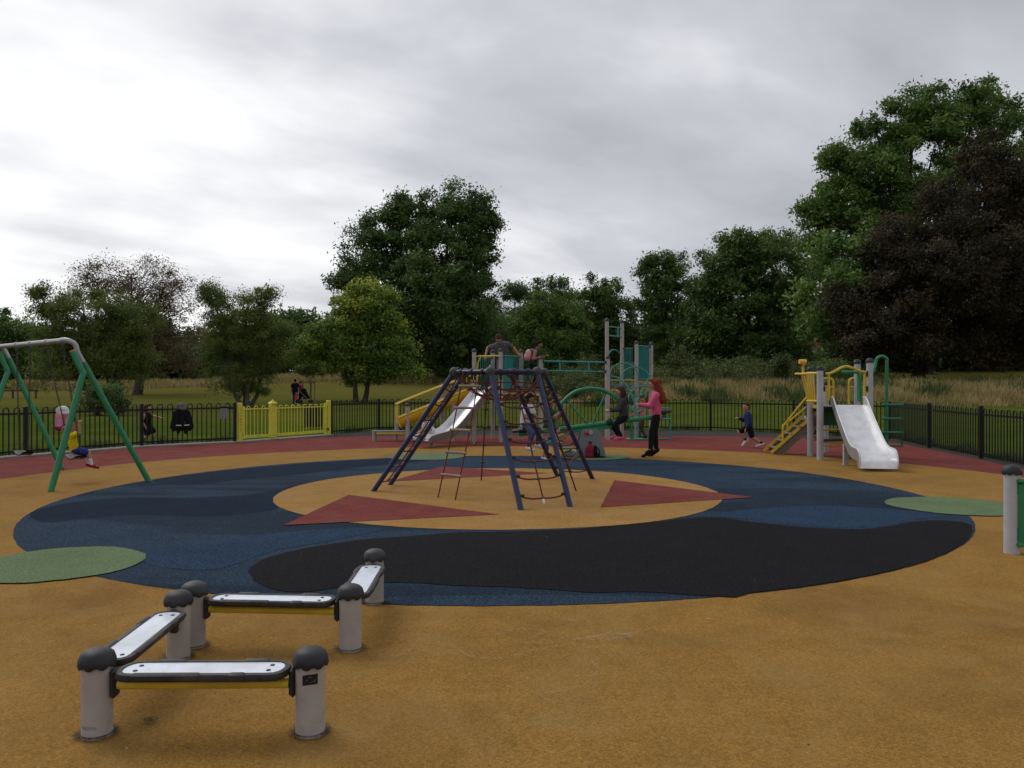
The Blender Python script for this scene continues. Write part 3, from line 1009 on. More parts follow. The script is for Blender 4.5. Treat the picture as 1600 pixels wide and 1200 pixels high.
rows = []
for px in range(-120, 660, 9):
    Y = 128 + 8 * math.sin(px * 0.05)
    x, y = at(px, Y)
    rows.append((x, y, 7.6 + 1.5 * math.sin(px * 0.031 + 1) + 0.9 * math.sin(px * 0.11), 34, 1.2, 3.0))
mass('woodland', 'continuous dark wood closing the far side of the lawn on the left', 'woodland', rows, 'oak', 0.62, 36, 1.6)
rows = []
for px in range(640, 1320, 9):
    Y = 112 + 6 * math.sin(px * 0.04)
    x, y = at(px, Y)
    rows.append((x, y, (6.0 if not 1236 < px < 1306 else 1.2) + 1.2 * math.sin(px * 0.05), 26, 1.0, 3.0))
for px in range(1330, 1760, 9):
    x, y = at(px, 92)
    rows.append((x, y, 4.6 + 0.8 * math.sin(px * 0.06), 22, 1.0, 2.0))
mass('woodland', 'continuous dark undergrowth below the trees on the right', 'woodland', rows, 'oak', 0.56, 34, 1.4)
rows = []
for px in range(770, 1345, 6):
    Y = 66 + 4 * math.sin(px * 0.033)
    x, y = at(px, Y)
    rows.append((x, y, 1.5 + 0.6 * math.sin(px * 0.07 + 2) + 0.35 * math.sin(px * 0.19), 26, 0.6, 2.6))
mass('tall_weeds', 'bank of tall green weeds and brambles behind the dry grass', 'weeds', rows, 'weed', 0.17, 34, 0.55)


def shrub(label, px, Y, hpx, wpx, kind, leaf=0.16):
    x, y = at(px, Y)
    z = gz(x, y)
    s = Y / F_PX
    root = thing('shrub', label, 'shrub', (x, y, z - 0.05), 'shrubs on the grass bank')
    st = MB()
    cs = []
    n = 16
    for k in range(n):
        a = random.uniform(0, 6.28)
        rr = wpx * s * 0.5 * random.random() ** 0.5
        tipp = V((x + math.cos(a) * rr, y + math.sin(a) * rr, z + hpx * s * random.uniform(0.6, 1.0) * (1 - 0.35 * rr / (wpx * s * 0.5 + 1e-6))))
        b = V((x + math.cos(a) * rr * 0.3, y + math.sin(a) * rr * 0.3, z))
        st.tube([b, b * 0.5 + tipp * 0.5 + V((random.uniform(-.1, .1), 0, 0)), tipp], [0.025, 0.018, 0.006], 5)
        for tq in np.linspace(0.25, 1.0, 8):
            c = b * (1 - tq) + tipp * tq
            cs.append((c.x + random.gauss(0, .08), c.y + random.gauss(0, .08), c.z))
    cs = np.array(cs)
    v, qd, tt = leaves_np(cs, np.full(len(cs), 0.36), 26, leaf, np.array([x, y, z]), flat=1.4)
    st.build('stem', M['bark'], root)
    link_mesh('foliage', np_mesh('foliage', v - np.array(org(root)), qd, LEAF[kind], tint=tt), root)


shrub('tall yellow green shrub left of the climbing tower posts', 922, 63, 82, 62, 'weed')
shrub('green bushy shrub behind the hanging ropes', 885, 64, 62, 40, 'weed')
shrub('upright green shrub just right of the climbing tower', 1062, 63, 70, 44, 'weed')
shrub('low green shrub in the middle of the grass bank', 1120, 62, 48, 60, 'weed')
shrub('spiky green shrub left of the brick house', 1218, 62, 60, 34, 'weed')
shrub('low bright green shrub below the far railing', 1300, 58, 48, 76, 'lime')
shrub('low green bush at the foot of the tallest tree', 655, 90, 30, 26, 'lime')
tree('holly_bush', 'low dense dark bush below the feathery tree by the swing', at(163, 42), [(165, 622, 28, 22), (150, 634, 20, 16), (182, 632, 16, 14)], 42, 'oak', leaf=0.13, dens=1.1, trunk_r=0.08, n_per=44, clump=0.4, stems=3, fork=0.5,
     group='shrubs on the lawn')


# long dry grass
def blades(name, label, pos, h, wd, tint, kind):
    n = len(pos)
    a = rng.uniform(0, 6.28, n)
    lean = rng.normal(0, 0.22, (n, 2)) * h[:, None]
    dx = np.stack([np.cos(a) * wd, np.sin(a) * wd, np.zeros(n)], 1)
    top = pos + np.stack([lean[:, 0], lean[:, 1], h], 1)
    mid = pos + np.stack([lean[:, 0] * 0.35, lean[:, 1] * 0.35, h * 0.6], 1)
    v = np.stack([pos - dx, pos + dx, mid + dx * 0.8, mid - dx * 0.8, top + dx * 0.25, top - dx * 0.25], 1).reshape(-1, 3)
    b = np.arange(n)[:, None] * 6
    qd = np.concatenate([b + np.array([[0, 1, 2, 3]]), b + np.array([[3, 2, 4, 5]])], 1).reshape(-1, 4)
    me = np_mesh(name, v, qd, LEAF[kind], tint=np.repeat(tint, 2))
    tag(link_mesh(name, me), label, 'grass', kind='stuff')


n = 52000
u = rng.uniform(0.02, 0.80, n)
Yv = rng.uniform(0, 1, n) ** 0.8 * 16 + 45 - 3.5 * sstep(0.3, 0.6, u) + 3 * (1 - sstep(0.02, 0.2, u))
xv = u * Yv
patch = np.sin(xv * 0.9 + 1) * np.sin(Yv * 0.7) + 0.6 * np.sin(xv * 2.3)
hh = np.clip((0.38 + 0.15 * patch + rng.normal(0, 0.14, n)) * (0.25 + 0.75 * sstep(0.02, 0.16, u)) * (0.3 + 0.7 * sstep(44, 49, Yv + rng.normal(0, 1.2, n) + 3 * sstep(0.3, 0.6, u))), 0.1, 1.2)
pos = np.stack([xv, Yv, ground_z(xv, Yv) - 0.04], 1)
blades('dry_grass', 'band of long dry straw coloured grass beyond the right fence', pos, hh, rng.uniform(0.012, 0.03, n), np.clip(0.5 + 0.2 * patch + rng.normal(0, 0.22, n), 0, 1), 'dry')
n = 20000
u = rng.uniform(-0.62, 0.06, n)
Yv = 92 + rng.uniform(0, 1, n) * 16 + 4 * np.sin(u * 14)
xv = u * Yv
patch = np.sin(xv * 0.4 + 1) * np.sin(Yv * 0.5)
hh = np.clip(0.5 + 0.2 * patch + rng.normal(0, 0.12, n), 0.12, 1.0)
pos = np.stack([xv, Yv, ground_z(xv, Yv) - 0.04], 1)
blades('dry_grass', 'strip of pale dry grass along the far edge of the lawn', pos, hh, rng.uniform(0.02, 0.05, n), np.clip(0.45 + 0.2 * patch + rng.normal(0, 0.2, n), 0, 1), 'dry')


tp, th = [], []
for line in (FENCE_LEFT, FENCE_BACK, FENCE_RIGHT):
    for (xa, ya), (xb, yb) in zip(line[:-1], line[1:]):
        nrm_ = V((-(yb - ya), xb - xa)).normalized()
        if nrm_.dot(V((xa, ya - 11.5))) < 0: nrm_ = -nrm_
        for _ in range(int(math.hypot(xb - xa, yb - ya) * 150)):
            f_ = random.random()
            o_ = 0.30 + abs(random.gauss(0, 0.12))
            x_, y_ = xa + (xb - xa) * f_ + nrm_.x * o_, ya + (yb - ya) * f_ + nrm_.y * o_
            tp.append((x_, y_, -0.035)); th.append(random.uniform(0.05, 0.16) * (1 + 0.8 * math.sin(x_ * 3.1 + y_ * 2.3)) + 0.03)
tp, th = np.array(tp), np.array(th)
blades('grass_tufts', 'ragged grass tufts along the outer foot of the fence', tp, th, rng.uniform(0.006, 0.014, len(tp)), np.clip(rng.normal(0.4, 0.25, len(tp)), 0, 1), 'weed')
n = 9000
cl = rng.integers(0, 60, n)
cu_ = rng.uniform(0.06, 0.78, 60); cY = rng.uniform(45, 60, 60)
u = cu_[cl] + rng.normal(0, 0.008, n)
Yv = cY[cl] + rng.normal(0, 0.7, n)
xv = u * Yv
pos = np.stack([xv, Yv, ground_z(xv, Yv) - 0.04], 1)
blades('wild_plants', 'green weeds scattered through the dry grass', pos, np.clip(rng.normal(0.5, 0.2, n), 0.12, 1.1), rng.uniform(0.02, 0.05, n), np.clip(rng.normal(0.4, 0.25, n), 0, 1), 'weed')


# ------------------------------------------------------------------ fences
def hoop_mesh(mat, H=1.08, half=0.062, r=0.0145, zb=0.05, name='picket_hoop'):
    mb = MB()
    pts = [V((-half, 0, zb)), V((-half, 0, H - half))]
    for k in range(1, 8):
        a = math.pi - math.pi * k / 8
        pts.append(V((half * math.cos(a), 0, H - half + half * math.sin(a))))
    pts += [V((half, 0, H - half)), V((half, 0, zb))]
    mb.tube(pts, r, 6)
    return mb.mesh(name, mat)


HOOP_BLACK = hoop_mesh(M['black_iron'])
HOOP_YELLOW = hoop_mesh(M['gate_yellow'], H=0.98, zb=0.13, r=0.011)


def hoops(me, parent, a, b, pitch=0.25, zoff=0.0):
    a, b = V(a), V(b)
    L = (b - a).length
    n = max(1, int(round(L / pitch)))
    ang = math.atan2(b.y - a.y, b.x - a.x)
    for k in range(n):
        p = a.lerp(b, (k + 0.5) / n)
        o = link_mesh('picket_hoop', me, parent, p + V((0, 0, zoff)))
        o.rotation_euler = (0, 0, ang)


def fence_run(label, pts, skip_first=False, H=1.1):
    P3 = [V((x, y, 0)) for x, y in pts]
    root = thing('bow_top_fence', label, 'fence', P3[0], 'black bow top railings round the playground')
    post = MB().box((0, 0, H / 2 - 0.02), (0.075, 0.075, H + 0.04), chamfer=0.006).mesh('post', M['black_iron'])
    for i, q in enumerate(P3):
        if i == 0 and skip_first:
            continue
        d = P3[min(i + 1, len(P3) - 1)] - P3[max(i - 1, 0)]
        o = link_mesh('post', post, root, q)
        o.rotation_euler = (0, 0, math.atan2(d.y, d.x))
    for a, b in zip(P3[:-1], P3[1:]):
        d = (b - a).normalized()
        for z in (0.945, 0.115):
            MB().beam(a + d * 0.04 + V((0, 0, z)), b - d * 0.04 + V((0, 0, z)), 0.012 if z > 0.5 else 0.014, 0.042).build('rail', M['black_iron'], root)
        hoops(HOOP_BLACK, root, a + d * 0.07, b - d * 0.07)
    return root


fence_run('black bow top railing left of the yellow gate, behind the swing', FENCE_LEFT)
fence_run('long black bow top railing along the back of the playground', FENCE_BACK)
fence_run('black bow top railing running towards the viewer on the right', FENCE_RIGHT, True, 1.13)

# yellow gate: a short and a long leaf between yellow posts
g0, g1 = V((-7.6, 22.1, 0)), V((-5.66, 25.25, 0))
gd = (g1 - g0).normalized()
gate = thing('playground_gate', 'bright yellow bow top double gate between black railings', 'gate', g0 + gd * 0.5)
GL = (g1 - g0).length


def gp(d, z=0.0, side=0.0):
    return g0 + gd * d + V((gd.y, -gd.x, 0)) * side + V((0, 0, z))


gang = math.atan2(gd.y, gd.x)
rotg = Matrix.Rotation(gang, 3, 'Z')
pL = MB().box(gp(0.17, 0.54), (0.13, 0.09, 1.08), rotg, 0.008).build('gate_post', M['gate_yellow'], gate)
# upright lettering on the post
for k, ch in enumerate("IACEAOOAC"):
    cu = bpy.data.curves.new('letter', 'FONT')
    cu.body = ch
    cu.size = 0.075
    cu.align_x = 'CENTER'
    cu.extrude = 0.001
    tmp = bpy.data.objects.new('tmp', cu)
    COL.objects.link(tmp)
    dg_ = bpy.context.evaluated_depsgraph_get()
    dg_.update()
    lme = bpy.data.meshes.new_from_object(tmp.evaluated_get(dg_))
    bpy.data.objects.remove(tmp)
    lme.materials.clear()
    lme.materials.append(M['timber_dark'])
    ob = link_mesh('letter', lme, pL, gp(0.17, 0.95 - 0.085 * k, 0.047))
    ob.rotation_euler = (R(90), 0, gang)
MB().box(gp(GL - 0.12, 0.54), (0.13, 0.1, 1.1), rotg, 0.008).build('gate_post', M['gate_yellow'], gate)
mp_ = MB().box(gp(1.34, 0.55), (0.22, 0.11, 0.98), rotg, 0.01)
mp_.lathe([(0.15, 0), (0.12, 0.03), (0.03, 0.08), (0.012, 0.12)], gp(1.34, 1.04), 4)
mp_.box(gp(1.34, 0.03), (0.1, 0.08, 0.1), rotg)
mp_.build('gate_post', M['gate_yellow'], gate)
for lab, d0, d1 in (('s', 0.29, 1.21), ('l', 1.47, GL - 0.22)):
    leaf = MB()
    for z, h in ((0.9, 0.035), (0.13, 0.075)):
        leaf.beam(gp(d0, z), gp(d1, z), 0.035, h)
    if lab == 's':
        leaf.box(gp(d0, 0.53), (0.08, 0.05, 0.9), rotg)
    else:
        leaf.box(gp(d1 - 0.03, 0.53), (0.09, 0.05, 0.96), rotg)
        leaf.box(gp(d0, 0.53), (0.05, 0.045, 0.86), rotg)
    lf = leaf.build('gate_leaf', M['gate_yellow'], gate, smooth=False)
    hoops(HOOP_YELLOW, lf, gp(d0 + 0.05), gp(d1 - 0.07), 0.25)
for z in (0.2, 0.85):
    MB().box(gp(0.25, z, 0.0), (0.06, 0.05, 0.07), rotg, 0.006).build('hinge', M['black_iron'], gate)
MB().box(gp(GL - 0.2, 0.2, 0.06), (0.05, 0.03, 0.08), rotg, 0.005).build('latch', M['black_iron'], gate)

# litter bin seen through the gate
bx, by = at(490, 29.5)
bn = thing('litter_bin', 'square black slatted litter bin seen through the yellow gate', 'bin', (bx, by, 0))
for k in range(7):
    for sgn in (-1, 1):
        MB().box((bx - 0.21 + 0.07 * k, by + sgn * 0.24, 0.42), (0.055, 0.03, 0.78), None, 0.005).build('slat', M['black_iron'], bn)
        MB().box((bx + sgn * 0.26, by - 0.21 + 0.07 * k, 0.42), (0.03, 0.055, 0.78), None, 0.005).build('slat', M['black_iron'], bn)
rim_ = MB()
for sgn in (-1, 1):
    rim_.box((bx, by + sgn * 0.245, 0.83), (0.58, 0.07, 0.05), None, 0.006)
    rim_.box((bx + sgn * 0.265, by, 0.83), (0.05, 0.42, 0.05), None, 0.006)
rim_.build('rim', M['black_iron'], bn)
MB().box((bx, by, 0.4), (0.42, 0.4, 0.72), None, 0.02).build('liner', M['cap_black'], bn)

# low barrier far left on the lawn
lx, ly = at(20, 70)
lb = thing('low_barrier', 'low dark timber rail at the far left of the lawn', 'barrier', (lx, ly, gz(lx, ly)))
MB().beam((lx - 5, ly, gz(lx, ly) + 0.62), (lx + 2.2, ly, gz(lx, ly) + 0.62), 0.1, 0.12).build('rail', M['timber_dark'], lb)
for dx in (-4.5, -2.2, 0.0, 2.0):
    MB().box((lx + dx, ly, gz(lx, ly) + 0.34), (0.12, 0.12, 0.74)).build('post', M['timber_dark'], lb)

# stake guard round the sapling
sx, sy = at(484, 62)
sz = gz(sx, sy)
sg = thing('tree_guard', 'timber stake guard around the thin young tree', 'tree guard', (sx, sy, sz))
for dx, dy in ((-.45, -.3), (.45, -.3), (0, .45)):
    MB().tube([(sx + dx, sy + dy, sz - 0.1), (sx + dx, sy + dy, sz + 1.5)], 0.045, 7).build('stake', M['rung_wood'], sg)
MB().beam((sx - .45, sy - .3, sz + 1.35), (sx + .45, sy - .3, sz + 1.35), 0.03, 0.08).build('crossbar', M['rung_wood'], sg)


# ------------------------------------------------------------------ balance boards in the foreground
def scallop_cap(c, r, h, z0, n=40):
    """Mushroom cap with a wavy drip edge."""
    vs, fs = [], []
    prof = [(1.0, 0.04), (1.16, 0.0), (1.235, 0.14), (1.20, 0.36), (1.07, 0.62), (0.84, 0.82), (0.52, 0.945), (0.18, 1.0)]
    c = V(c)
    vs2 = []
    for i, (pr, pz) in enumerate(prof):
        for k in range(n):
            a = 2 * math.pi * k / n
            wv = abs(math.cos(4 * a)) ** 0.8
            drop = (1 - pz) ** 1.5 * 0.27 * wv * h if i < 4 else 0
            rr = r * pr * (1 + (0.035 * wv if 0 < i < 5 else 0))
            vs2.append(c + V((rr * math.cos(a), rr * math.sin(a), z0 + pz * h - drop)))
    vs2.append(c + V((0, 0, z0 + h * 1.01)))
    for i in range(len(prof) - 1):
        for k in range(n):
            fs.append((i * n + k, i * n + (k + 1) % n, (i + 1) * n + (k + 1) % n, (i + 1) * n + k))
    for k in range(n):
        fs.append(((len(prof) - 1) * n + k, (len(prof) - 1) * n + (k + 1) % n, len(vs2) - 1))
    return MB().add(vs2, fs)


bal = thing('balance_trail', 'foreground balance trail of pale posts joined by four white boards', 'balance trail', (-1.4, 4.6, 0))
PR = 0.066
BP = {}
for k, (x, y) in BAL.items():
    pm = MB().lathe([(PR * 1.03, 0.0), (PR * 1.02, 0.02), (PR, 0.03), (PR, 0.34)], (x, y, 0), 28)
    po = pm.build('post', M['post_grey'], bal)
    scallop_cap((x, y, 0), PR * 0.985, 0.068, 0.334).build('cap', M['cap_black'], po)
    BP[k] = (V((x, y, 0)), po)


def board(k0, k1, z=0.305, w=0.175, side=0.0, trim=(0.0, 0.0)):
    a, b = BP[k0][0], BP[k1][0]
    d = (b - a).normalized()
    s = V((d.y, -d.x, 0))
    A = a + d * (PR + 0.035 + trim[0])
    B = b - d * (PR + 0.03 + trim[1])
    L = (B - A).length
    mid = (A + B) / 2

    def outline(half_l, half_w, zz, n=9):
        out = []
        rr = half_w
        cut = rr * 0.85
        for sgn, st in ((1, -90), (-1, 90)):
            for i in range(n):
                aa = R(st + 180 * i / (n - 1))
                ca, sa = math.cos(aa), math.sin(aa)
                lx_ = sgn * (half_l - cut) + (abs(ca) ** 0.75) * cut * (1 if sgn > 0 else -1)
                out.append(mid + d * lx_ + s * (half_w * sa if sgn > 0 else half_w * sa) + V((0, 0, zz)))
        return out
    # rubber surround: wide lower ring, lip above the deck
    ring = MB()
    o1 = outline(L / 2, w / 2, z - 0.028)
    o2 = outline(L / 2 + 0.008, w / 2 + 0.009, z - 0.012)
    o3 = outline(L / 2 + 0.002, w / 2 + 0.003, z + 0.004)
    o4 = outline(L / 2 - 0.02, w / 2 - 0.02, z + 0.006)
    o5 = outline(L / 2 - 0.026, w / 2 - 0.026, z - 0.006)
    n = len(o1)
    ring.add(o1 + o2 + o3 + o4 + o5, [(r_ * n + i, r_ * n + (i + 1) % n, (r_ + 1) * n + (i + 1) % n, (r_ + 1) * n + i) for r_ in range(4) for i in range(n)]
             + [tuple(reversed(range(n)))])
    bo = ring.build('board', M['tread_black'], bal, angle=50)
    dk = outline(L / 2 - 0.018, w / 2 - 0.018, z)
    dm = MB().prism([q - V((0, 0, 0.012)) for q in dk], (0, 0, 0.0135))
    do = dm.build('deck', M['deck_white'], bo, smooth=False)
    for e1 in (-1, 1):
        for e2 in (-1, 1):
            MB().lathe([(0.011, 0), (0.010, 0.003), (0.004, 0.004)], mid + d * e1 * (L / 2 - 0.085) + s * e2 * 0.033 + V((0, 0, z + 0.0016)), 10).build('bolt', M['cap_black'], bo)
    # worn grip pads clipped on the edge
    for t0, t1, e2 in ((0.12, 0.52, 1), (0.68, 0.78, 1), (0.18, 0.36, -1), (0.7, 0.86, -1)):
        MB().beam(A.lerp(B, t0) + s * e2 * (w / 2 - 0.004) + V((0, 0, z - 0.006)), A.lerp(B, t1) + s * e2 * (w / 2 - 0.004) + V((0, 0, z - 0.006)), 0.034, 0.034, chamfer=0.008).build('grip_pad', M['tread_black'], bo)
    MB().tube([a + d * (PR + 0.03) + V((0, 0, z - 0.070)), b - d * (PR + 0.03) + V((0, 0, z - 0.070))], 0.022, 14).build('support_tube', M['yellow'], bal)
    for q, sg in ((a, 1), (b, -1)):
        m_ = Matrix((d, s, V((0, 0, 1)))).transposed()
        MB().box(q + d * sg * (PR + 0.012) + V((0, 0, z - 0.062)), (0.034, 0.058, 0.135), m_, 0.014).build('clamp', M['cap_black'], bal)


board('a', 'b', w=0.19)
board('a', 'c', w=0.18)
board('d', 'e', w=0.18)
board('e', 'f', w=0.18)
# black sticker on the front right post
stk = MB()
rows_ = []
for zz in (0.292, 0.246):
    rows_.append([BP['b'][0] + V((math.cos(a_) * (PR + 0.0012), math.sin(a_) * (PR + 0.0012), zz + 0.02 * (math.sin(a_ * 3) * 0.2) + 0.010 * (a_ + 1.55)))
                  for a_ in np.linspace(R(-107), R(-47), 12)])
stk.strip(rows_)
st_o = stk.build('sticker', M['sticker'], BP['b'][1])
scr = MB()
for _ in range(9):
    a_ = random.uniform(R(-98), R(-62)); z_ = random.uniform(0.262, 0.285)
    p0_ = BP['b'][0] + V((math.cos(a_) * (PR + 0.002), math.sin(a_) * (PR + 0.002), z_))
    a2_ = a_ + random.uniform(0.05, 0.2)
    p1_ = BP['b'][0] + V((math.cos(a2_) * (PR + 0.002), math.sin(a2_) * (PR + 0.002), z_ + random.uniform(-0.008, 0.012)))
    scr.tube([p0_, p1_], 0.0006, 4)
scr.build('scribble', M['ink'], st_o)
# faint pen scrawl near the foot of the front left post
scr = MB()
a_ = R(-128)
pts_ = []
for k in range(26):
    aa = a_ + k * R(2.5)
    pts_.append(BP['a'][0] + V((math.cos(aa) * (PR + 0.0015), math.sin(aa) * (PR + 0.0015), 0.062 + 0.008 * math.sin(k * 1.5) + 0.003 * math.sin(k * 3.3))))
scr.tube(pts_, 0.0007, 4)
scr.build('scribble', M['grey_panel'], BP['a'][1])

# panel post at the right edge of the picture
pp = V((4.712, 7.6, 0))
pn = thing('play_panel', 'pale post with black cap holding a green panel at the right edge', 'play panel', pp)
po = MB().lathe([(0.072, 0), (0.07, 0.02), (0.07, 0.77)], pp, 28).build('post', M['post_cool'], pn)
scallop_cap(pp, 0.069, 0.078, 0.765).build('cap', M['cap_black'], po)
p2 = pp + V((0.95, 0.25, 0))
po = MB().lathe([(0.072, 0), (0.07, 0.02), (0.07, 0.77)], p2, 28).build('post', M['post_cool'], pn)
scallop_cap(p2, 0.069, 0.078, 0.765).build('cap', M['cap_black'], po)
dd = (p2 - pp).normalized()
ss = V((dd.y, -dd.x, 0))
pan = MB().beam(pp + dd * -0.01 + V((0, 0, 0.39)) + ss * 0.085, p2 - dd * 0.045 + V((0, 0, 0.39)) + ss * 0.085, 0.03, 0.56, chamfer=0.008).build('panel', M['green'], pn)
for z in (0.695, 0.10):
    MB().beam(pp + dd * -0.02 + V((0, 0, z)) + ss * 0.09, p2 - dd * 0.035 + V((0, 0, z)) + ss * 0.09, 0.06, 0.035, chamfer=0.008).build('flange', M['green'], pan)
for z in (0.63, 0.20):
    for q, sg in ((pp, 1), (p2, -1)):
        m_ = Matrix((dd, ss, V((0, 0, 1)))).transposed()
        MB().box(q + dd * sg * 0.02 + ss * 0.066 + V((0, 0, z)), (0.06, 0.04, 0.14), m_, 0.012).build('clamp', M['cap_black'], pn)


# ------------------------------------------------------------------ rope pyramid
def tubes(name, mat, parent, segs, r, n=8):
    m_ = MB()
    for s_ in segs:
        m_.tube(s_, r, n)
    return m_.build(name, mat, parent)


cen = V((-0.16, 12.1, 0))
FEET = [G(581, 769), G(607, 759), G(815, 799), G(892, 794), G(927, 749), G(872, 744)]
ZT = 1.775
TOPS = [V((-0.85, 11.85, ZT)), V((-0.72, 12.5, ZT)), V((-0.30, 11.32, ZT)), V((0.36, 11.5, ZT)), V((0.50, 12.5, ZT)), V((-0.03, 12.9, ZT))]
pyr = thing('rope_climber', 'blue six legged rope climbing frame at the centre of the blue disc', 'climbing frame', (cen.x, cen.y, 0.0))
for f_, t_ in zip(FEET, TOPS):
    MB().tube([f_ + V((0, 0, -0.02)), t_], 0.037, 16).build('leg', M['navy'], pyr)
ringi = [0, 2, 3, 4, 5, 1]
for i in range(6):
    a, b = TOPS[ringi[i]], TOPS[ringi[(i + 1) % 6]]
    MB().tube([a, b], 0.032, 14).build('ring_bar', M['navy'], pyr)
    n_c = 3
    for k in range(n_c):
        q = a.lerp(b, (k + 0.7) / (n_c + 0.4))
        d = (b - a).normalized()
        MB().tube([q - d * 0.018, q + d * 0.018], 0.045, 12).tube([q + V((0, 0, -0.03)), q + V((0, 0, -0.11))], 0.018, 8).build('rope_clamp', M['cap_black'], pyr)
for t_ in TOPS:
    MB().sphere(t_, 0.073, 18, 12).build('joint_ball', M['ball_grey'], pyr)
# bowl net
net = []
ctop = sum(TOPS, V((0, 0, 0))) / 6
peri = []
for i in range(6):
    a, b = TOPS[ringi[i]], TOPS[ringi[(i + 1) % 6]]
    for k in range(3):
        peri.append(a.lerp(b, (k + 0.7) / 3.4))


def bowl(q, f):
    p_ = ctop.lerp(q, f)
    return V((p_.x, p_.y, ZT - 0.10 - 0.32 * (1 - f ** 2.2)))


for q in peri:
    net.append([q + V((0, 0, -0.1))] + [bowl(q, f) for f in (0.92, 0.8, 0.66, 0.5, 0.34, 0.16, 0.03)])
for f in (0.92, 0.74, 0.54, 0.32):
    ringp = [bowl(q, f) for q in peri]
    net.append(ringp + [ringp[0]])
tubes('net', M['rope_red'], pyr, net, 0.008, 6)
for i in range(0, 18, 1):
    for f in (0.74, 0.54):
        MB().sphere(bowl(peri[i], f), 0.017, 8, 5).build('knot', M['rope_dark'], pyr)
# side nets between the leg pairs
for (i, j, nr) in ((2, 3, 7), (0, 1, 7), (4, 5, 7)):
    prev = []
    cent = []
    for k in range(nr):
        f = 0.10 + 0.78 * k / (nr - 1)
        a = FEET[i].lerp(TOPS[i], f)
        b = FEET[j].lerp(TOPS[j], f)
        m_ = (a + b) / 2 + V((0, 0, -0.055 + random.uniform(-0.015, 0.015)))
        tubes('net_rung', M['rope_red'], pyr, [catmull([a, a.lerp(m_, 0.5) + V((0, 0, -0.022)), m_, b.lerp(m_, 0.5) + V((0, 0, -0.022)), b], 4)], 0.011, 7)
        MB().sphere(m_, 0.024, 10, 6).build('knot', M['ball_grey'], pyr)
        for q, o_ in ((a, b), (b, a)):
            dv = (o_ - q).normalized()
            MB().capsule(q + dv * 0.02, 0.02, q + dv * 0.075, 0.015, 8).build('rope_end', M['cap_black'], pyr)
        cent.append(m_)
    topm = (TOPS[i] + TOPS[j]) / 2
    lo = cent[0] + V((0, 0, 0))
    tubes('centre_rope', M['rope_red'], pyr, [[lo] + cent[1:] + [topm]], 0.011, 7)
# ladder with wooden rungs on the front left side
l0, l1 = G(684, 779), G(711, 783)
tl = TOPS[0].lerp(TOPS[2], 0.32); tr_ = TOPS[0].lerp(TOPS[2], 0.72)
tl = V((-0.70, 11.66, ZT)); tr_ = V((-0.46, 11.55, ZT))
lad = [[l0, l0.lerp(tl, 0.5) + V((0.015, 0, 0)), tl], [l1, l1.lerp(tr_, 0.5) + V((0.015, 0, 0)), tr_]]
tubes('ladder_rope', M['rope_red'], pyr, lad, 0.010, 7)
for k in range(5):
    f = 0.185 + 0.175 * k
    a, b = l0.lerp(tl, f), l1.lerp(tr_, f)
    d = (b - a).normalized()
    MB().tube([a - d * 0.03, b + d * 0.03], 0.020, 12).build('rung', M['rung_wood'], pyr)
# knotted rope at the back left
e0 = G(752, 752)
e1 = TOPS[1].lerp(TOPS[5], 0.5)
tubes('knotted_rope', M['rope_red'], pyr, [[e0, e1]], 0.012, 7)
for k in range(5):
    q = e0.lerp(e1, 0.18 + 0.165 * k)
    MB().lathe([(0.02, -0.016), (0.036, -0.012), (0.036, 0.012), (0.02, 0.016)], q, 12).build('foot_disc', M['cap_black'], pyr)
e0 = G(901, 769)
e1 = TOPS[3].lerp(TOPS[4], 0.45)
tubes('knotted_rope', M['rope_dark'], pyr, [[e0, e0.lerp(e1, 0.5) + V((-0.03, 0, -0.03)), e1]], 0.011, 7)
e0b = e0 + V((0.22, 0.75, 0.42))
tubes('cross_rope', M['rope_red'], pyr, [[FEET[3].lerp(TOPS[3], fz), (FEET[3].lerp(TOPS[3], fz) + FEET[4].lerp(TOPS[4], fz)) / 2 + V((0, 0, -0.10)), FEET[4].lerp(TOPS[4], fz)] for fz in (0.3, 0.48, 0.66, 0.84)], 0.009, 6)
MB().capsule(FEET[2].lerp(FEET[3], 0.5).lerp((TOPS[2] + TOPS[3]) / 2, 0.07) + V((0, 0, -0.05)), 0.014, FEET[2].lerp(FEET[3], 0.5).lerp((TOPS[2] + TOPS[3]) / 2, 0.10) + V((0, 0, -0.05)), 0.02, 8).build('rope_end', M['white_plastic'], pyr)

# ------------------------------------------------------------------ swing
sw = thing('swing_set', 'green legged swing frame with curved grey top bar on the left', 'swing frame', (-6.9, 13.2, 0))
T2 = V((-2.8, 2.5, 0))
A0 = W(104, 531.5, 12.60)
bar_end = A0
foot_b = G(233, 753)
foot_f = G(79, 769)
j1 = W(122, 552, 12.66)
j2 = W(131, 568, 12.72)
frame_pts = catmull([A0 + T2.normalized() * 0.25, A0, A0.lerp(j1, 0.55) + V((0.03, 0, 0.05)), j1, j2], 6)
MB().tube(frame_pts, 0.040, 14).build('top_bar_bend', M['galv'], sw)
MB().tube([j2 + (foot_b - j2).normalized() * -0.02, foot_b], 0.046, 14).build('leg', M['green'], sw)
k0 = W(113.5, 549, 12.5); k1 = W(130, 584, 12.5)
kn = catmull([k0, k0.lerp(k1, 0.45), k1.lerp(k0, 0.1), k1, k1.lerp(foot_f, 0.06), k1.lerp(foot_f, 0.2), foot_f], 4)
MB().tube(kn, 0.046, 14).build('leg', M['green'], sw)
MB().tube([k0 + (k0 - k1).normalized() * 0.012, k0 - (k0 - k1).normalized() * 0.004], 0.0465, 14).build('leg_cap', M['orange'], sw)
B0 = A0 + T2
MB().tube([A0 + T2.normalized() * 0.0, B0 + T2.normalized() * 2.6], 0.040, 14).build('top_bar', M['galv'], sw)
q2 = W(14, 560, 15.1)
q1 = W(5, 543, 15.05)
